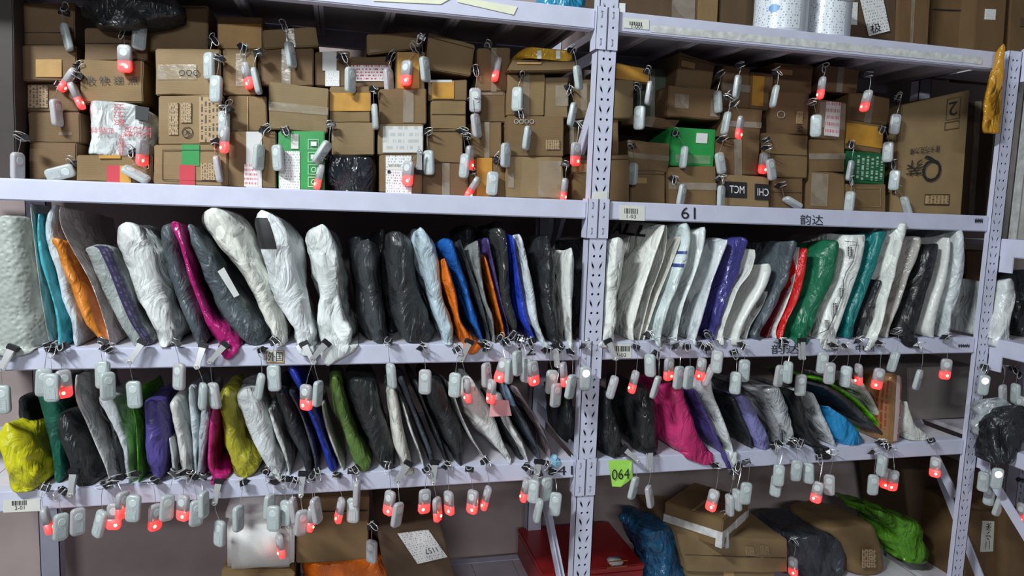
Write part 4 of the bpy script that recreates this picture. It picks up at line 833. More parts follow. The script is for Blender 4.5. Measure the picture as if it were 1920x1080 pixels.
# top shelf
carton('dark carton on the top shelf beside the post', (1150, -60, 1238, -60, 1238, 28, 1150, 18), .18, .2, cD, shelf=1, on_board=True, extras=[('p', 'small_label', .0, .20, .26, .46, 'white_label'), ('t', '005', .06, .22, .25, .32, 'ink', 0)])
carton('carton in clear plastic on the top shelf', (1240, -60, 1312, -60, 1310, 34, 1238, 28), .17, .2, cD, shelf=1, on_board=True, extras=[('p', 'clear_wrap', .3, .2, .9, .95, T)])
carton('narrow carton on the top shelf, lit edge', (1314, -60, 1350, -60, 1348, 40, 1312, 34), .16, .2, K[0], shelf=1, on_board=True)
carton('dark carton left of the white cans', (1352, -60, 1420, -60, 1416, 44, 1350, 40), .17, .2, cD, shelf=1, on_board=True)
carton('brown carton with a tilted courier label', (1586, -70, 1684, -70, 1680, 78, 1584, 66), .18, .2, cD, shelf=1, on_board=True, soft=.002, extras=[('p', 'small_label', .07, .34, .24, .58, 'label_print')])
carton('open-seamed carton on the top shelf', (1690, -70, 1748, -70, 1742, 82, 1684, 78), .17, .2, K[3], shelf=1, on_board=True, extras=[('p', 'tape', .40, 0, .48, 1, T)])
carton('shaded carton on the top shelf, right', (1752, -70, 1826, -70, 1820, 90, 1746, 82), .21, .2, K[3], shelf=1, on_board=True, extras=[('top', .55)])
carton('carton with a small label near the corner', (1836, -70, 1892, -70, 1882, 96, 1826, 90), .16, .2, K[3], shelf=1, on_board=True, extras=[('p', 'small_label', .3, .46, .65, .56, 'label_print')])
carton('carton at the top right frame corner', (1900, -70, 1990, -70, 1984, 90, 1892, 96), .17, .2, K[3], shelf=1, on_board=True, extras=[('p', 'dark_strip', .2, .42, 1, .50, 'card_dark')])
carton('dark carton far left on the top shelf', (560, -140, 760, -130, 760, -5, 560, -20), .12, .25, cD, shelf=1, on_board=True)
# bottom shelf
Z5 = SZ[5][1]
carton('carton under the white foam box', (416, 1070, 552, 1074, 552, 1150, 416, 1150), .05, .26, K[0], shelf=5, on_board=True, extras=[('top', .9)])
carton('brown carton above the orange bag', (556, 934, 692, 930, 690, 1056, 556, 1056), .08, .24, K[1], shelf=5, extras=[('top', .78)], snap=False)
carton('dark carton with a white label reading 1157', (705, 985, 822, 972, 884, 1100, 742, 1110), .10, .26, cD, shelf=5, on_board=True, extras=[])
carton('squashed carton under the taped one', (1268, 1000, 1475, 1012, 1478, 1075, 1288, 1072), .12, .26, K[2], shelf=5, soft=.004, snap=False, extras=[('top', .45), ('p', 'printed_arrow', .6, .5, .68, .75, 'card_print'), ('p', 'printed_arrow', .74, .55, .82, .8, 'card_print')])
carton('bottom carton of the right-hand pile', (1290, 1066, 1450, 1070, 1452, 1160, 1290, 1160), .13, .24, K[4], shelf=5, on_board=True, extras=[('p', 'tape', .4, 0, .52, 1, BT)])
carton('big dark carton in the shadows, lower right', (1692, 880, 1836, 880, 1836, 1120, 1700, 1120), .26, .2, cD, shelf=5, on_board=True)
carton('grey box on the lower bag shelf, right end', (1702, 690, 1826, 685, 1822, 792, 1702, 797), .17, .2, plain('grey_card', (.26, .23, .21), .6), shelf=4, on_board=True, soft=.0006)
carton('brown carton at the back of the upper bag row', (1812, 470, 1846, 470, 1834, 640, 1802, 640), .15, .2, K[3], shelf=3, on_board=True)
for b in BOXES[bx:]: build_carton(b)
b = [q for q in BOXES if q['label'].startswith('dark carton with a white label')][0]
LX = b['o'].location; yl = .0965
patch_on('paper_label', [P(745, 1000, yl)-LX, P(803, 993, yl)-LX, P(839, 1044, yl)-LX, P(783, 1057, yl)-LX], M['label_print'], b['o'], .001)
patch_on('label_blank', [P(787, 1030, yl-.001)-LX, P(821, 1024, yl-.001)-LX, P(829, 1037, yl-.001)-LX, P(795, 1044, yl-.001)-LX], M['white_label'], b['o'], .001)
text_on('label_number', '1157', [P(794, 1029, yl-.002)-LX, P(817, 1025, yl-.002)-LX, P(822, 1034, yl-.002)-LX, P(799, 1039, yl-.002)-LX], M['ink'], b['o'], .001, 180)
b = [q for q in BOXES if q['label'].startswith('brown carton with a tilted')][0]
LX = b['o'].location
patch_on('courier_label', [P(1610, -12, .176)-LX, P(1652, -18, .176)-LX, P(1668, 58, .176)-LX, P(1629, 68, .176)-LX], M['label_print'], b['o'], .0015)
text_on('courier_mark', '极', [P(1631, 46, .174)-LX, P(1650, 42, .174)-LX, P(1653, 58, .174)-LX, P(1633, 64, .174)-LX], M['ink'], b['o'])
# the taped carton seen corner-on
ang = math.radians(38); L1, L2, H = .190, .165, .078
zt_c = P(1370, 1010, .12).z; Yc_ = min([k*.005 for k in range(0, 60)], key=lambda k: abs(P(1352, 1030, k).z-zt_c))
cor = P(1352, 1030, Yc_)
tc_ = empty('taped_carton', (cor.x-(-L1/2*math.cos(ang)+L2/2*math.sin(ang)), cor.y+(L1/2*math.sin(ang)+L2/2*math.cos(ang)), zt_c+.003)); tag(tc_, 'carton turned corner-on with white tape round it', 'box')
def rotp(x, y, z): return Vector((x*math.cos(ang)-y*math.sin(ang), x*math.sin(ang)+y*math.cos(ang), z))
def rbox(name, x0, x1, y0, y1, z0, z1, mat, parent, bev=0):
    v, f = box_vf(x0, x1, y0, y1, z0, z1); me = mesh(name, [rotp(*p) for p in v], f)
    if bev: bevel(me, bev)
    return link(name, me, mat, parent)
rbox('body', -L1/2, L1/2, -L2/2, L2/2, 0, H, K[1], tc_, .003)
rbox('tape', -L1/2-.001, L1/2+.001, -L2/2-.001, L2/2+.001, H*.28, H*.55, M['film'], tc_)
rbox('red_label', 0, L1*.38, -L2/2-.0018, -L2/2, H*.26, H*.58, M['label_print_red'], tc_)
rbox('corner_tape', -L1/2-.0015, -L1/2+.016, -L2/2-.0015, -L2/2+.016, 0, H*.5, M['film'], tc_)
rbox('top_flap', -L1/2, L1/2, -.003, .003, H, H+.0012, M['brown_tape'], tc_)
# foam box, cans, bags low down
fb = empty('foam_box', P(487, 1072, .06)); tag(fb, 'white foam box with rounded corners on a carton', 'box')
q0, q1 = P(424, 955, .06)-fb.location, P(551, 1073, .06)-fb.location
me = mesh('body', *box_vf(q0.x, q1.x, 0, .17, 0, (q0.z)*.80)); bevel(me, .010, 3); link('body', me, M['foam'], fb, True)
me = mesh('lid', *box_vf(q0.x-.002, q1.x+.002, -.003, .173, q0.z*.80+.0006, q0.z)); bevel(me, .008, 3); link('lid', me, M['foam'], fb, True)
M['can'] = plain('white_can', (.62, .66, .70), .3, 0, .05, 20)
M['can_print'] = printed('can_print', (.60, .64, .68), (.24, .25, .28), 17, .45, False, 22, .3)
def can(label, xa, xb, yb, Yc, blue):
    a, b = P(xa, yb, Yc), P(xb, yb, Yc); r = (b.x-a.x)/2*.98; cx = (a.x+b.x)/2
    t = empty('white_can', (cx, Yc, SZ[1][1])); tag(t, label, 'can', 'white cans on the top shelf')
    n = 40; prof = [(.94, 0), (1, .004), (1, .125), (1.03, .128), (1.03, .134), (.97, .137), (.0, .138)]
    V = [(r*k*math.cos(2*math.pi*i/n), r*k*math.sin(2*math.pi*i/n), z) for k, z in prof for i in range(n)]
    Fc = [(j*n+i, j*n+(i+1) % n, (j+1)*n+(i+1) % n, (j+1)*n+i) for j in range(len(prof)-1) for i in range(n)]
    link('body', mesh('body', V, Fc), M['can'], t, True)
    V = []; UV = []; m = 16
    for j in range(2):
        for i in range(m+1):
            th = math.radians(225+(-55+110*i/m)); V.append(((r+.0006)*math.cos(th), (r+.0006)*math.sin(th), .008+.105*j)); UV.append((i/m, j))
    me = mesh('printed_label', V, [(i, i+1, m+2+i, m+1+i) for i in range(m)]); uvl = me.uv_layers.new(name='uv')
    for l in me.loops: uvl.data[l.index].uv = UV[l.vertex_index]
    link('printed_label', me, M['can_print'], t, True)
    if blue:
        V = []
        for j in range(9):
            for i in range(9):
                th = math.radians(222+(-11+22*i/8)); V.append(((r+.0012)*math.cos(th), (r+.0012)*math.sin(th), .045+.018*j/8))
        link('blue_mark', mesh('blue_mark', V, [(j*9+i, j*9+i+1, j*9+i+10, j*9+i+9) for j in range(8) for i in range(8) if (i-3.5)**2+(j-3.5)**2 < 15]), plain('blue_mark', (.08, .25, .5), .4), t)
    hv = tube_vf([(r*1.04*math.cos(a_), r*1.04*math.sin(a_), .118-.03*math.sin((a_-math.pi)/1)) for a_ in [math.pi+k*math.pi/12 for k in range(13)]], .0012, 5)
    link('bail_handle', mesh('bail_handle', *hv), M['chrome'], t, True)
can('white paint can with a blue mark', 1417, 1505, 60, .075, True)
can('white paint can with a barcode, right one', 1507, 1585, 64, .085, False)
bag('blue_bag', 'blue plastic bag on the top shelf beside the post', 'bag', [(-40, 1040, 1100), (-20, 1020, 1116), (0, 1010, 1118), (18, 1010, 1118)], poly((.02, .20, .34), .3), 1, Yf=.05, depth=.2, e=.5, amp=.006, register=False)
bag('orange_bag', 'orange plastic bag under the brown carton', 'bag', [(1056, 566, 716), (1064, 560, 728), (1085, 556, 742), (1150, 560, 740)], poly((.62, .13, .01), .3), 5, Yf=.07, depth=.24, e=.4, amp=.006, pinch=.8, register=False)
bag('blue_bag', 'dark blue plastic bag beside the corner-on carton', 'bag', [(994, 1218, 1252), (1010, 1198, 1276), (1040, 1200, 1290), (1090, 1216, 1304), (1150, 1220, 1310)], poly((.012, .075, .16), .3, 1.0), 5, Yf=.13, depth=.2, e=.6, amp=.016, freq=1.5, register=False)
rt = empty('red_tray', P(1105, 1090, .2)); tag(rt, 'flat red box on the bottom shelf by the post', 'box')
rt.location.z = Z5
a, b_ = P(1018, 1078, .16), P(1206, 1078, .16); zt = P(1100, 1052, .2).z
bx0, bx1 = a.x-rt.location.x, b_.x-rt.location.x
M['redcard'] = plain('red_card', (.30, .012, .012), .35)
link('body', bevel(mesh('body', *box_vf(bx0, bx1, -.04, .22, 0, zt-Z5-.016)), .003), M['redcard'], rt)
link('lid', bevel(mesh('lid', *box_vf(bx0-.002, bx1+.002, -.042, .222, zt-Z5-.0155, zt-Z5)), .003), M['redcard'], rt)
cb = empty('clear_box', (P(1158, 1072, .15).x, .17, zt+.0005)); tag(cb, 'small clear plastic box lying on the red box', 'box')
link('shell', mesh('shell', *tube_vf([(-.028, -.015, 0), (.028, -.015, 0), (.028, -.015, .016), (-.028, -.015, .016)], .0015, 5, True)), plain('amber_rim', (.35, .12, .02), .3), cb)
link('content', bevel(mesh('content', *box_vf(-.018, .02, -.012, .02, 0, .013)), .004), M['grey_label'], cb, True)
bag('slate_bag', 'dark slate bag right of the squashed carton', 'bag', [(1002, 1510, 1560), (1014, 1486, 1586), (1040, 1480, 1600), (1090, 1482, 1604), (1150, 1490, 1604)], poly((.04, .045, .055), .34, .8), 5, Yf=.13, depth=.22, e=.5, amp=.008, register=False)
o = bag('paper_parcel', 'brown paper parcel with a rounded top', 'parcel', [(987, 1568, 1630), (996, 1552, 1652), (1015, 1548, 1660), (1050, 1566, 1664), (1100, 1580, 1668), (1160, 1584, 1668)], K[0], 5, Yf=.13, depth=.22, e=.45, amp=.005, register=False, cols=44)
patch_on('printed_arrows', [p-o.location for p in pxq(1616, 1030, 1642, 1064, .122)], M['card_print'], o, .001)
bag('green_bag', 'lime green film wrapped round a carton, lower right', 'bag', [(962, 1640, 1668), (985, 1650, 1700), (1010, 1660, 1728), (1045, 1668, 1746), (1100, 1676, 1754), (1150, 1680, 1754)], poly((.10, .30, .02), .25, 1.0), 5, Yf=.16, depth=.2, e=.6, amp=.014, freq=1.5, register=False)
# things on the side rack
fp = empty('foil_panel', P(1905, 470, -.02)); tag(fp, 'large foil-faced foam panel on the side rack', 'panel')
fp.location = (1.172, .02, 1.2555)
me = mesh('sheet', *box_vf(0, .30, 0, .05, 0, .42)); link('sheet', bevel(me, .006), plain('foil_film', (.42, .40, .38), .3, 0, .15, 30, .5), fp, True)
link('crinkled_edge', bevel(mesh('crinkled_edge', *box_vf(-.004, .022, -.004, -.0002, 0, .42)), .0015), M['film'], fp)
ES = dict(register=False)
bag('poly_mailer', 'white mailer on the side rack', 'mailer', [(525, 1886, 1908), (556, 1882, 1912), (590, 1874, 1904), (625, 1866, 1902), (652, 1862, 1900)], poly(WHT, .3), 3, Yf=-.03, depth=.2, amp=.004, **ES)
bag('poly_mailer', 'black mailer at the right frame edge, side rack', 'mailer', [(560, 1908, 1930), (600, 1904, 1934), (656, 1902, 1936)], poly(BLK, .3), 3, Yf=.015, depth=.2, amp=.004, **ES)
bag('poly_mailer', 'grey mailer behind the white one, side rack', 'mailer', [(505, 1904, 1960), (560, 1910, 1960), (648, 1910, 1960)], poly(SLA, .3), 3, Yf=.08, depth=.2, amp=.004, **ES)
bag('yellow_parcel', 'yellow parcel edge behind the white side-rack mailer', 'parcel', [(540, 1872, 1882), (590, 1872, 1884), (645, 1870, 1884)], poly((.50, .33, .06), .4), 3, Yf=.09, depth=.12, amp=.001, **ES)
bag('silver_bag', 'silver film bag crumpled on the side rack', 'bag', [(748, 1850, 1886), (762, 1832, 1916), (785, 1840, 1920), (815, 1852, 1900), (845, 1862, 1884), (866, 1866, 1880)], poly((.36, .39, .41), .22, .9), 4, Yf=-.075, depth=.06, amp=.012, e=.6, zb=P(1870, 866, -.075).z, **ES)
bag('black_bag', 'black plastic bag hanging over the side rack beam', 'bag', [(762, 1900, 1932), (785, 1872, 1942), (820, 1862, 1942), (848, 1860, 1916), (872, 1866, 1884)], M['black'], 4, Yf=-.115, depth=.07, amp=.012, e=.6, zb=P(1880, 868, -.1).z, **ES)
bag('green_packet', 'small green packet under the black bag, side rack', 'packet', [(838, 1896, 1930), (850, 1890, 1936), (862, 1894, 1934)], poly((.01, .12, .06), .3), 4, Yf=-.06, depth=.08, amp=.002, **ES)
BOXES_side = len(BOXES)
carton('carton with a handwritten note, behind the right post', (1815, 955, 1876, 960, 1868, 1120, 1800, 1120), .10, .18, K[3], shelf=5, on_board=True, zb=.2425, extras=[('p', 'paper_note', .45, .42, .80, .86, 'cream_label'), ('t', '二小米', .55, .46, .70, .84, 'ink', 90)])
carton('carton at the lower right frame corner', (1890, 960, 1950, 960, 1950, 1140, 1884, 1140), .06, .2, K[3], shelf=5, on_board=True, zb=.2425)
for b in BOXES[BOXES_side:]: build_carton(b)
# ochre envelope hung on the right post
bag('ochre_envelope', 'glossy ochre envelope hanging on the right post', 'mailer', [(80, 1876, 1890), (110, 1872, 1886), (140, 1862, 1886), (180, 1853, 1884), (215, 1849, 1884), (240, 1847, 1880), (250, 1850, 1880)], poly((.50, .24, .02), .18, .8), 1, Yf=-.030, depth=.020, e=.7, amp=.002, zb=P(1866, 250, -.03).z, rows=24, cols=28, register=False)
# green note on the right beam
gn = [P(1141, 864, -.004), P(1185, 862, -.003), P(1184, 880, -.006), P(1187, 896, -.004), P(1164, 913, -.008), P(1148, 912, -.006)]
V = [p for p in gn]+[p+Vector((0, .0012, 0)) for p in gn]
f = [(0, 1, 2, 3, 4, 5), (11, 10, 9, 8, 7, 6)]+[(i, 6+i, 6+(i+1) % 6, (i+1) % 6) for i in range(6)]
no = link('paper_note', mesh('paper_note', V, f), plain('neon_green_paper', (.36, .72, .10), .7, amt=.04)); tag(no, 'neon green paper note numbered 064 on the beam', 'note')
text_on('handwriting', '064', [P(1147, 880, -.0065), P(1180, 878, -.0065), P(1180, 897, -.0072), P(1147, 900, -.0072)], M['ink'], no, .0012)
# ------------------------------------------------------------------ locator tags with clips
TW, TT, TH = .0265, .0115, .054
def pill(z0, z1, w_, t, r, n=5, cut=None):
    """rounded slab: outline rounded rectangle in XZ, thickness along Y with soft rims; centred on its hanging point at z=0 top"""
    def outline(s):
        W = w_/2-s; pts = []
        for (cx, cz, a0) in ((W-r, z1-s-r, 0), (-W+r, z1-s-r, 90), (-W+r, z0+s+r, 180), (W-r, z0+s+r, 270)):
            for k in range(n+1):
                a = math.radians(a0+90*k/n); pts.append((cx+r*math.cos(a), cz+r*math.sin(a)))
        return pts
    rings = [(.0028, -t/2), (.0008, -t/2+.0012), (0, -t/2+.003), (0, t/2-.003), (.0008, t/2-.0012), (.0028, t/2)]
    V = []; Fc = []; m = 4*(n+1)
    for s, y in rings: V += [(x, y, z) for x, z in outline(s)]
    for i in range(len(rings)-1):
        for k in range(m): Fc.append((i*m+k, i*m+(k+1) % m, (i+1)*m+(k+1) % m, (i+1)*m+k))
    Fc.append(tuple(range(m))); Fc.append(tuple(range((len(rings)-1)*m, len(rings)*m))[::-1])
    return V, Fc
def cut_z(vf, z, keep_above):
    me = mesh('c', *vf); bm = bmesh.new(); bm.from_mesh(me)
    bmesh.ops.recalc_face_normals(bm, faces=bm.faces[:])
    r = bmesh.ops.bisect_plane(bm, geom=bm.verts[:]+bm.edges[:]+bm.faces[:], plane_co=(0, 0, z), plane_no=(0, 0, 1), clear_inner=keep_above, clear_outer=not keep_above)
    bmesh.ops.holes_fill(bm, edges=[e for e in bm.edges if e.is_boundary])
    bm.to_mesh(me); bm.free(); return me
body = pill(-TH, 0, TW, TT, .008)
def smooth(me): me.polygons.foreach_set('use_smooth', [True]*len(me.polygons)); return me
me_case = mesh('case', *body); bm = bmesh.new(); bm.from_mesh(me_case); bmesh.ops.recalc_face_normals(bm, faces=bm.faces[:]); bm.to_mesh(me_case); bm.free(); me_case.materials.append(M['case']); smooth(me_case)
me_case_b = me_case.copy(); me_case_b.materials.clear(); me_case_b.materials.append(M['case2'])
me_top = cut_z(body, -TH*.58, True); me_top.materials.append(M['case2']); smooth(me_top)
me_lit = cut_z(body, -TH*.58, False); me_lit.materials.append(M['lit']); smooth(me_lit)
def disc_vf(cx, cz, r, y, h, n=14):
    V = [(cx+r*math.cos(2*math.pi*k/n), y, cz+r*math.sin(2*math.pi*k/n)) for k in range(n)]+[(cx+r*.86*math.cos(2*math.pi*k/n), y-h, cz+r*.86*math.sin(2*math.pi*k/n)) for k in range(n)]
    return V, [(k, (k+1) % n, n+(k+1) % n, n+k) for k in range(n)]+[tuple(range(n, 2*n))]
me_btn = mesh('button', *disc_vf(0, -.0155, .0080, -TT/2+.0003, .0008)); me_btn.materials.append(M['button'])
me_wled = mesh('button', *disc_vf(0, -.0150, .0090, -TT/2+.0003, .0012)); me_wled.materials.append(M['wled'])
v = [(-.0075, -TT/2-.0004, -.027), (.0075, -TT/2-.0004, -.027), (.0075, -TT/2-.0004, -.047), (-.0075, -TT/2-.0004, -.047)]
me_ins = mesh('paper_insert', v, [(0, 3, 2, 1)]); uvl = me_ins.uv_layers.new(name='uv')
for l in me_ins.loops: uvl.data[l.index].uv = [(0, 1), (1, 1), (1, 0), (0, 0)][l.vertex_index]
me_ins.materials.append(M['insert'])
bm = bmesh.new(); bmesh.ops.create_uvsphere(bm, u_segments=10, v_segments=6, radius=.0034); me_led = bpy.data.meshes.new('led'); bm.to_mesh(me_led); bm.free(); me_led.materials.append(M['led']); smooth(me_led)
# binder clip: jaws along local -Y (into the bag), body black, two wire handles towards +... viewer
def prism(wd, h, d):
    v = [(sx_*wd/2, 0, sz*h/2) for sx_ in (-1, 1) for sz in (-1, 1)]+[(sx_*wd/2, d, 0) for sx_ in (-1, 1)]
    return v, [(0, 1, 3, 2), (0, 2, 5, 4), (1, 4, 5, 3), (0, 4, 1), (2, 3, 5)]
me_clip = bevel(mesh('clip', *join_vf(prism(.019, .011, .013), tube_vf([(-.0095, .000, .0055), (.0095, .000, .0055)], .0011, 6), tube_vf([(-.0095, 0, -.0055), (.0095, 0, -.0055)], .0011, 6))), .0004, 1); me_clip.materials.append(M['clip'])
me_hand = mesh('handle', *tube_vf([(-.0045, .010, .002), (-.0045, 0, .0065), (-.0055, -.010, .0055), (-.0035, -.017, .004), (0, -.0185, .0038), (.0035, -.017, .004), (.0055, -.010, .0055), (.0045, 0, .0065), (.0045, .010, .002)], .0009, 5)); me_hand.materials.append(M['chrome']); smooth(me_hand)
# bulldog clip: long flat silver plates and a black jaw
def plate(y):
    pts = [(-.0062, 0), (-.0056, -.012), (-.0046, -.026), (-.0046, -.032), (-.0058, -.037), (-.0048, -.0415), (0, -.0440), (.0048, -.0415), (.0058, -.037), (.0046, -.032), (.0046, -.026), (.0056, -.012), (.0062, 0)]
    n = len(pts); V = [(x, y, z) for x, z in pts]+[(x, y+.0012, z) for x, z in pts]
    return V, [tuple(range(n)), tuple(range(2*n-1, n-1, -1))]+[(i, n+i, n+(i+1) % n, (i+1) % n) for i in range(n)]
me_jaw = bevel(mesh('jaw', *box_vf(-.0095, .0095, -.006, .006, -.001, .010)), .0012, 2); me_jaw.materials.append(M['clip'])
v1, f1 = plate(-.0062); me_plate = mesh('handle', [(x, y-.14*abs(z)*.35, z) for x, y, z in v1], f1); me_plate.materials.append(M['chrome'])
v1, f1 = plate(.005); me_plate2 = mesh('handle', v1, f1); me_plate2.materials.append(M['chrome'])
me_ring = mesh('ring', *tube_vf([(.003*math.cos(k*math.pi/5), -.0105, -.039+.003*math.sin(k*math.pi/5)) for k in range(10)], .0009, 5, True)); me_ring.materials.append(M['chrome'])
TAGS = []
def cl(name, me, parent, loc=(0, 0, 0), rot=(0, 0, 0)):
    o = bpy.data.objects.new(name, me); COL.objects.link(o); o.parent = parent; o.location = loc; o.rotation_euler = rot; return o
rng = random.Random(11)
def ltag(x, y, w_px, lit=0, cx=None, cy=None, tilt=0, kind='b', Y=-.034, ca=None):
    """tag centred on pixel x,y, seen w_px wide; its clip at cx,cy"""
    c = P(x, y, Y); s = pxm(c); wm = w_px/s; yaw = 0.0
    best = 9
    for k in range(0, 86, 2):
        a = math.radians(k); e = abs(math.cos(a)*TW*.97+math.sin(a)*TT*.85-wm)
        if e < best-1e-6: best = e; yaw = a
    if rng.random() < .5: yaw = -yaw
    camyaw = math.atan2(c.x-CAM.x, c.y-CAM.y)
    a = math.radians(tilt)
    top = c+Vector((math.sin(a)*TH/2, 0, math.cos(a)*TH/2))
    t = empty('locator_tag', top)
    rot = Matrix.Rotation(a, 4, 'Y') @ Matrix.Rotation(yaw-camyaw*.9, 4, 'Z')
    re = rot.to_euler()
    if lit == 1:
        b = cl('case', me_top, t, (0, 0, 0), re); g = cl('lit_end', me_lit, t, (0, 0, 0), re)
        cl('led', me_led, g, (.004*(1 if rng.random() < .6 else -1), -TT/2+.0012, -TH*.80))
    else:
        b = cl('case', me_case if rng.random() < .7 else me_case_b, t, (0, 0, 0), re)
        cl('paper_insert', me_ins, b)
    cl('button', me_wled if lit == 2 else me_btn, b)
    # clip and wire
    if cx is None: cx, cy = x+rng.uniform(-4, 4), y-52
    box_ = Y > 0
    cpt = P(cx, cy, Y+.010 if box_ else -.016)
    if kind == 'b':
        k = cl('clip', me_clip, t, cpt-top, (rng.uniform(-.9, .3), rng.uniform(-.6, .6), rng.uniform(-.8, .8)))
        cl('handle', me_hand, k); cl('handle', me_hand, k, (0, 0, 0), (math.pi*.5+rng.uniform(-.6, .3), 0, 0)) if rng.random() < .5 else cl('handle', me_hand, k, (0, 0, 0), (0, math.pi, 0))
        st = cpt-top+Vector((0, -.012, -.004))
    else:
        ang_ = math.radians(ca if ca is not None else 0)
        k = cl('clip', me_jaw, t, cpt-top+Vector((math.sin(ang_)*.018, 0, math.cos(ang_)*.018)), (-.15, ang_, 0)); cl('handle', me_plate, k); cl('handle', me_plate2, k); cl('ring', me_ring, k)
        st = cpt-top+Vector((-math.sin(ang_)*.018, -.012, -math.cos(ang_)*.018))
    en = Vector((0, 0, -.002)); L = (st-en).length
    if st.z > en.z-.01:
        mid = (st+en)/2+Vector((rng.uniform(-.1, .1)*L, -.003, .0))
        pts = [st*(1-u)**2+mid*2*u*(1-u)+en*u*u for u in [i/5 for i in range(6)]]
    else: pts = [st, st+Vector((.004, -.004, .006)), en+Vector((.004, -.002, .006)), en]
    link('wire', mesh('wire', *tube_vf(pts, .00055, 4)), M['wire'], t)
    if kind == 'b': look = 'frosted tag'
    else: look = 'frosted tag'
    if lit == 1: look = 'red-lit tag'
    if lit == 2: look = 'white-lit tag'
    if abs(tilt) >= 10: look = 'tilted '+look
    elif w_px <= 15: look = 'edge-on '+look
    TAGS.append(dict(o=t, look=look, cx=cx, cy=cy, x=x, y=y, Y=Y, top=top, cpt=cpt, kind=kind))
# hanging from the upper bag row, left bay: x, y, width, lit, clip x, clip y, tilt, clip kind, depth
UPR = [(5, 749, 28, 0, 14, 672, 0, 'd', 25), (82, 717, 26, 0, 92, 648, 4), (97, 727, 30, 0, 98, 656, 0), (120, 720, 28, 1, 117, 650, -3), (193, 703, 28, 0, 192, 640, 0), (202, 724, 30, 0, 201, 654, 0),
 (252, 740, 31, 0, 256, 660, -3, 'd', 30), (336, 706, 24, 0, 330, 642, 2), (380, 743, 15, 0, 376, 668, 4, 'd', 15), (402, 742, 22, 0, 408, 662, -7, 'd', 40), (487, 725, 15, 0, 489, 656, 9), (514, 709, 27, 0, 515, 640, -3),
 (574, 745, 24, 1, 580, 662, 0, 'd', -28), (596, 738, 20, 0, 598, 658, 3, 'd', 42), (734, 705, 19, 0, 728, 638, -6), (797, 716, 24, 0, 792, 650, 0), (853, 722, 25, 0, 857, 655, 2), (876, 732, 13, 1, 871, 658, -5, 'd', 25),
 (912, 703, 20, 0, 914, 650, -3), (921, 734, 18, 1, 908, 644, 3), (941, 694, 22, 1, 938, 634, 16), (955, 696, 18, 0, 948, 640, 2), (970, 681, 20, 0, 962, 628, -4), (986, 694, 22, 0, 976, 636, 2), (1000, 700, 22, 1, 996, 640, -7),
 (1034, 716, 24, 0, 1026, 656, 3), (1042, 741, 22, 0, 1042, 668, 2, 'd', -8), (1057, 702, 14, 1, 1050, 650, -7), (1070, 725, 20, 0, 1071, 660, 8), (1097, 709, 24, 2, 1096, 648, 0),
 (1148, 726, 16, 0, 1146, 656, 14, 'd', -25), (1188, 716, 14, 1, 1192, 650, 12), (1219, 685, 22, 0, 1216, 626, -5), (1229, 726, 14, 0, 1232, 662, 15), (1254, 692, 20, 1, 1254, 640, 0), (1272, 708, 20, 0, 1270, 648, 4), (1291, 708, 20, 0, 1288, 650, 4), (1314, 692, 18, 1, 1316, 648, 6), (1328, 704, 14, 0, 1330, 650, 22), (1344, 678, 22, 0, 1328, 628, 3),
 (1395, 695, 24, 0, 1392, 648, 0), (1379, 718, 22, 0, 1376, 660, 0), (1461, 705, 19, 0, 1462, 640, 6), (1477, 698, 18, 0, 1472, 642, 0), (1501, 722, 24, 0, 1502, 655, 0, 'd', 0), (1542, 680, 24, 0, 1562, 648, 3), (1555, 700, 23, 0, 1570, 652, 0), (1586, 706, 25, 0, 1584, 648, 2), (1610, 702, 14, 1, 1610, 638, -6), (1646, 710, 21, 1, 1648, 644, 8), (1675, 678, 16, 0, 1678, 622, 14), (1721, 712, 14, 0, 1722, 648, 13), (1773, 692, 21, 1, 1773, 632, 3)]
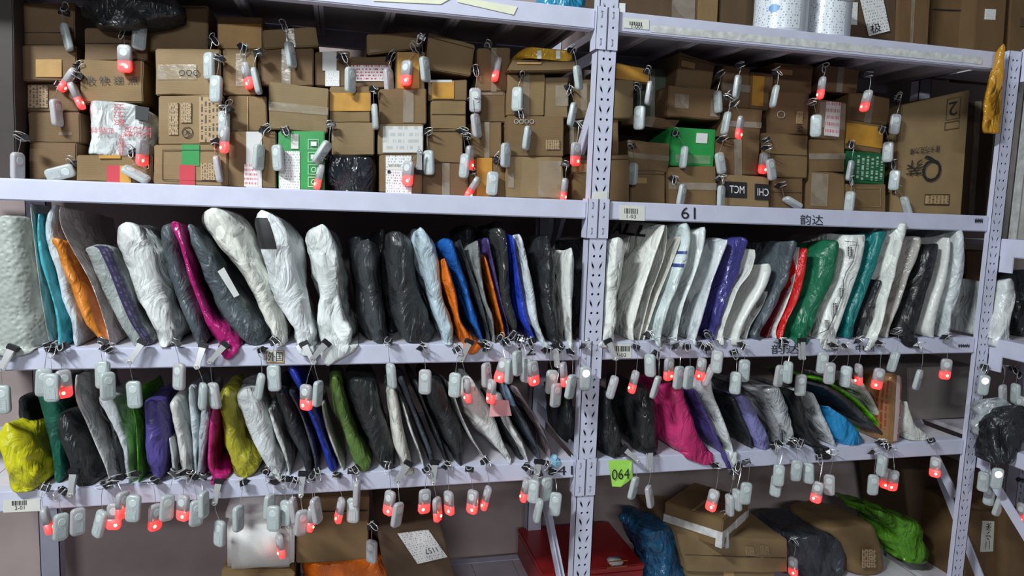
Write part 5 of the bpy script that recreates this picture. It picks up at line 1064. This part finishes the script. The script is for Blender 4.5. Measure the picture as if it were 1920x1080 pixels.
LWR = [(88, 976, 13, 1, 84, 914, -10), (114, 988, 30, 0, 115, 922, 5), (146, 978, 32, 0, 137, 905, 3, 'd', 5), (187, 982, 21, 0, 196, 908, 14), (214, 968, 26, 1, 212, 902, 4), (230, 947, 25, 1, 224, 896, 3), (250, 953, 27, 0, 252, 890, 5), (291, 970, 25, 1, 290, 900, 3), (313, 952, 28, 0, 326, 886, 5), (343, 952, 24, 1, 346, 886, 3), (368, 962, 27, 0, 362, 892, 4), (382, 946, 20, 0, 380, 893, 0),
 (412, 1000, 22, 0, 407, 922, 3, 'd', 10), (447, 972, 22, 0, 456, 905, 0), (505, 950, 22, 0, 498, 884, 4), (513, 972, 26, 0, 512, 902, 0), (536, 962, 24, 0, 534, 898, 3), (551, 957, 15, 0, 552, 900, -8), (565, 980, 25, 0, 566, 908, 6, 'd', 5), (583, 972, 13, 1, 584, 895, 2), (593, 957, 20, 0, 594, 886, -9), (637, 957, 14, 1, 632, 890, 11), (662, 957, 25, 0, 660, 884, 0), (669, 926, 13, 0, 666, 880, 2),
 (730, 943, 22, 1, 729, 874, 6), (745, 965, 22, 0, 754, 885, 8, 'd', 35), (796, 940, 25, 1, 800, 880, 2), (820, 955, 18, 1, 813, 886, -5, 'd', 5), (842, 943, 20, 1, 838, 872, -4), (886, 941, 22, 1, 880, 880, 3), (911, 934, 13, 1, 909, 864, 14), (984, 919, 13, 1, 990, 876, 10), (1000, 921, 24, 0, 1006, 884, 2, 'd', 10), (1025, 917, 22, 0, 1024, 868, 0), (1009, 957, 14, 0, 1010, 890, 10), (1041, 945, 22, 0, 1036, 884, 4),
 (1188, 915, 17, 0, 1182, 852, 12, 'd', -50), (1218, 931, 15, 0, 1217, 862, -12, 'd', 0), (1336, 938, 21, 1, 1342, 872, 12), (1368, 947, 17, 0, 1372, 886, -6), (1382, 937, 18, 0, 1385, 872, -8), (1398, 925, 22, 0, 1400, 866, 3), (1455, 911, 22, 0, 1452, 838, 3), (1460, 891, 20, 0, 1462, 832, 0), (1493, 882, 22, 0, 1484, 828, 3), (1516, 887, 21, 0, 1500, 830, -6), (1532, 923, 21, 1, 1537, 858, 8), (1555, 909, 20, 0, 1558, 848, -5), (1637, 909, 22, 0, 1637, 846, 0), (1661, 897, 20, 1, 1658, 832, 2), (1674, 901, 20, 1, 1668, 838, 4), (1653, 873, 18, 0, 1650, 828, 3), (1754, 876, 20, 1, 1746, 826, 0)]
def lay(T, sh):
    last = {}
    for i, r in enumerate(T):
        x, y, w_, lit, cx, cy, tl = r[:7]; kd = r[7] if len(r) > 7 else 'b'; ca = r[8] if len(r) > 8 else None
        Yv = -.030
        for j in range(max(0, i-4), i):
            q = T[j]
            if abs(q[0]-x) < 22 and abs(q[1]-y) < 50: Yv = min(Yv, last[j]-.0135)
        if Yv < -.09: Yv = -.03-.0135*(i % 3)
        last[i] = Yv
        ltag(x, y, w_, lit, cx, cy, tl, kd, Yv, ca); TAGS[-1]['shelf'] = sh
lay(UPR, 3); lay(LWR, 4)
# tags on the cartons: x, y, width, lit, clip x, clip y, tilt
CTN = [(125, 70, 15, 0, 120, 20, -12), (127, 150, 15, 1, 148, 125, 32), (144, 180, 15, 1, 146, 140, -22), (106, 212, 21, 0, 112, 160, -4), (33, 312, 24, 0, 44, 258, 2), (113, 324, 24, 0, 138, 306, 72), (234, 110, 27, 1, 235, 60, 0), (261, 68, 27, 0, 262, 44, 5), (392, 124, 21, 0, 400, 76, 0), (405, 167, 24, 0, 412, 108, 2), (420, 233, 22, 0, 424, 200, 0), (421, 262, 18, 1, 426, 206, 2), (267, 286, 23, 1, 248, 284, 3), (255, 327, 22, 0, 270, 300, -62), (409, 317, 12, 0, 404, 266, -8),
 (463, 142, 16, 1, 456, 88, -12), (481, 152, 13, 0, 484, 98, -12), (545, 103, 20, 0, 535, 50, -8), (485, 295, 22, 0, 497, 242, 4), (521, 296, 22, 0, 535, 244, -4), (604, 286, 20, 0, 620, 234, 32), (598, 332, 13, 1, 606, 294, 12), (657, 150, 22, 0, 642, 106, 0), (729, 152, 20, 0, 733, 108, -5), (762, 137, 22, 1, 779, 92, 4), (797, 130, 20, 0, 790, 70, -7), (703, 219, 11, 0, 701, 168, -4), (765, 325, 22, 1, 786, 302, 3, 'd', 180), (804, 305, 22, 0, 800, 248, -3),
 (891, 188, 22, 0, 891, 130, -2), (893, 236, 19, 0, 886, 186, -9), (931, 130, 13, 1, 915, 84, 9), (871, 311, 20, 0, 866, 244, 4), (881, 296, 16, 1, 874, 254, 0), (886, 352, 13, 1, 884, 320, 30), (948, 291, 20, 0, 933, 296, 0), (923, 344, 22, 0, 932, 300, 3), (970, 186, 22, 0, 978, 138, 0), (988, 259, 15, 0, 974, 212, 6), (1084, 146, 17, 0, 1072, 94, -10), (1073, 215, 15, 0, 1066, 166, 10), (1079, 289, 20, 1, 1082, 234, 0), (1058, 356, 13, 1, 1060, 308, 4),
 (1199, 221, 22, 0, 1196, 164, 0), (1187, 326, 18, 0, 1184, 274, 0), (1217, 175, 13, 0, 1214, 134, 6), (1382, 163, 14, 0, 1386, 122, 5), (1346, 191, 16, 0, 1348, 140, -9), (1361, 231, 14, 0, 1364, 182, 8), (1387, 239, 14, 1, 1374, 196, 6), (1351, 306, 19, 0, 1353, 260, -14), (1431, 306, 18, 1, 1437, 262, 2), (1446, 318, 18, 0, 1436, 276, -14), (1282, 295, 14, 0, 1266, 250, 3), (1278, 366, 16, 0, 1262, 336, 8), (1352, 368, 16, 0, 1350, 334, -2), (1452, 181, 12, 0, 1454, 136, 8), (1486, 380, 18, 0, 1461, 346, -66),
 (1540, 165, 13, 1, 1542, 128, 4), (1624, 189, 17, 1, 1626, 140, 12), (1678, 233, 20, 0, 1683, 184, 5), (1665, 285, 20, 0, 1654, 242, -2), (1530, 236, 20, 0, 1520, 192, -2), (1677, 338, 20, 0, 1672, 306, 2), (1594, 320, 13, 0, 1596, 270, 6), (1593, 378, 18, 0, 1592, 336, 2), (1699, 386, 15, 0, 1676, 352, -26)]
for r in CTN:
    kd = r[7] if len(r) > 7 else 'b'; ca = r[8] if len(r) > 8 else None
    Yb = .2
    for b in BOXES:
        px = b['px']; xs = px[0::2]; ys = px[1::2]
        if b['shelf'] == 2 and min(xs)-6 <= r[0] <= max(xs)+6 and min(ys)-12 <= r[1] <= max(ys)+12: Yb = min(Yb, b['c'][0].y)
    if Yb > .15: Yb = .07
    Yt = Yb-.016-(.012 if r[0] in (405, 421, 481, 871, 1446) else 0)
    ltag(r[0], r[1], r[2], r[3], r[4], r[5], r[6], kd, max(Yt, .012), ca); TAGS[-1]['shelf'] = 2
# low tags and tags on the side rack
for r in [(526, 1024, 15, 1, 520, 986, -6, .035), (697, 1034, 22, 0, 697, 986, 0, .05), (1360, 1008, 13, 0, 1352, 966, -6, .10), (1487, 1062, 18, 1, 1486, 1014, -5, .11),
          (1844, 722, 23, 2, 1846, 688, 4, -.03), (1880, 740, 15, 0, 1878, 690, -8, -.05), (1904, 738, 16, 0, 1900, 690, -5, -.06), (1912, 762, 16, 1, 1910, 700, 12, -.08), (1844, 903, 23, 0, 1850, 846, 0, -.06), (1855, 929, 24, 0, 1862, 858, 2, -.045), (1869, 897, 26, 2, 1866, 850, 4, -.12), (1872, 949, 16, 0, 1876, 890, 16, -.08), (1916, 962, 18, 1, 1914, 900, -4, -.09)]:
    ltag(*r[:7], 'b', r[7]); TAGS[-1]['shelf'] = 5 if r[0] < 1800 else 6
# labels of the tags: which parcel each one hangs from
seen = {}
for t in TAGS:
    ref = None
    if t['shelf'] in (3, 4):
        best = 1e9
        for sh, base, o, G, bx_ in BAGS:
            if sh != t['shelf']: continue
            d = abs(base.x-t['cpt'].x)
            if d < best: best = d; ref = o['label']
    elif t['shelf'] == 2:
        best = 1e9
        for b in BOXES:
            if b['shelf'] != 2: continue
            px = b['px']; cxm = sum(px[0::2])/4; cym = sum(px[1::2])/4
            d = max(0, abs(cxm-t['x'])-(max(px[0::2])-min(px[0::2]))/2)+max(0, abs(cym-t['y'])-(max(px[1::2])-min(px[1::2]))/2)+.1*math.hypot(cxm-t['x'], cym-t['y'])
            if d < best: best = d; ref = b['label']
    elif t['shelf'] == 5: ref = {526: 'white foam box', 697: 'brown carton above the orange bag', 1360: 'carton turned corner-on', 1487: 'dark slate bag on the bottom shelf'}[t['x']]
    else: ref = 'side rack beam at the right edge'
    t['ref'] = ref; t['prep'] = {2: 'in front of', 3: 'under', 4: 'under', 5: 'in front of', 6: 'by'}[t['shelf']]
    seen.setdefault((t['look'], ref), []).append(t)
ordn = ['leftmost', 'second', 'third', 'fourth', 'fifth', 'sixth', 'seventh']
for (look, ref), L in seen.items():
    L.sort(key=lambda t: t['x'])
    for i, t in enumerate(L):
        core = '%s %s the %s' % (look, t['prep'], ref)
        if len(L) == 2: core = ('left ' if i == 0 else 'right ')+core
        elif len(L) > 2: core = ordn[i]+' '+core
        wds = core.split()
        if len(wds) > 16: core = ' '.join(wds[:16])
        tag(t['o'], core, 'tag', {2: 'locator tags on the cartons', 3: 'locator tags under the upper bag row', 4: 'locator tags under the lower bag row', 5: 'locator tags low down', 6: 'locator tags on the side rack'}[t['shelf']])
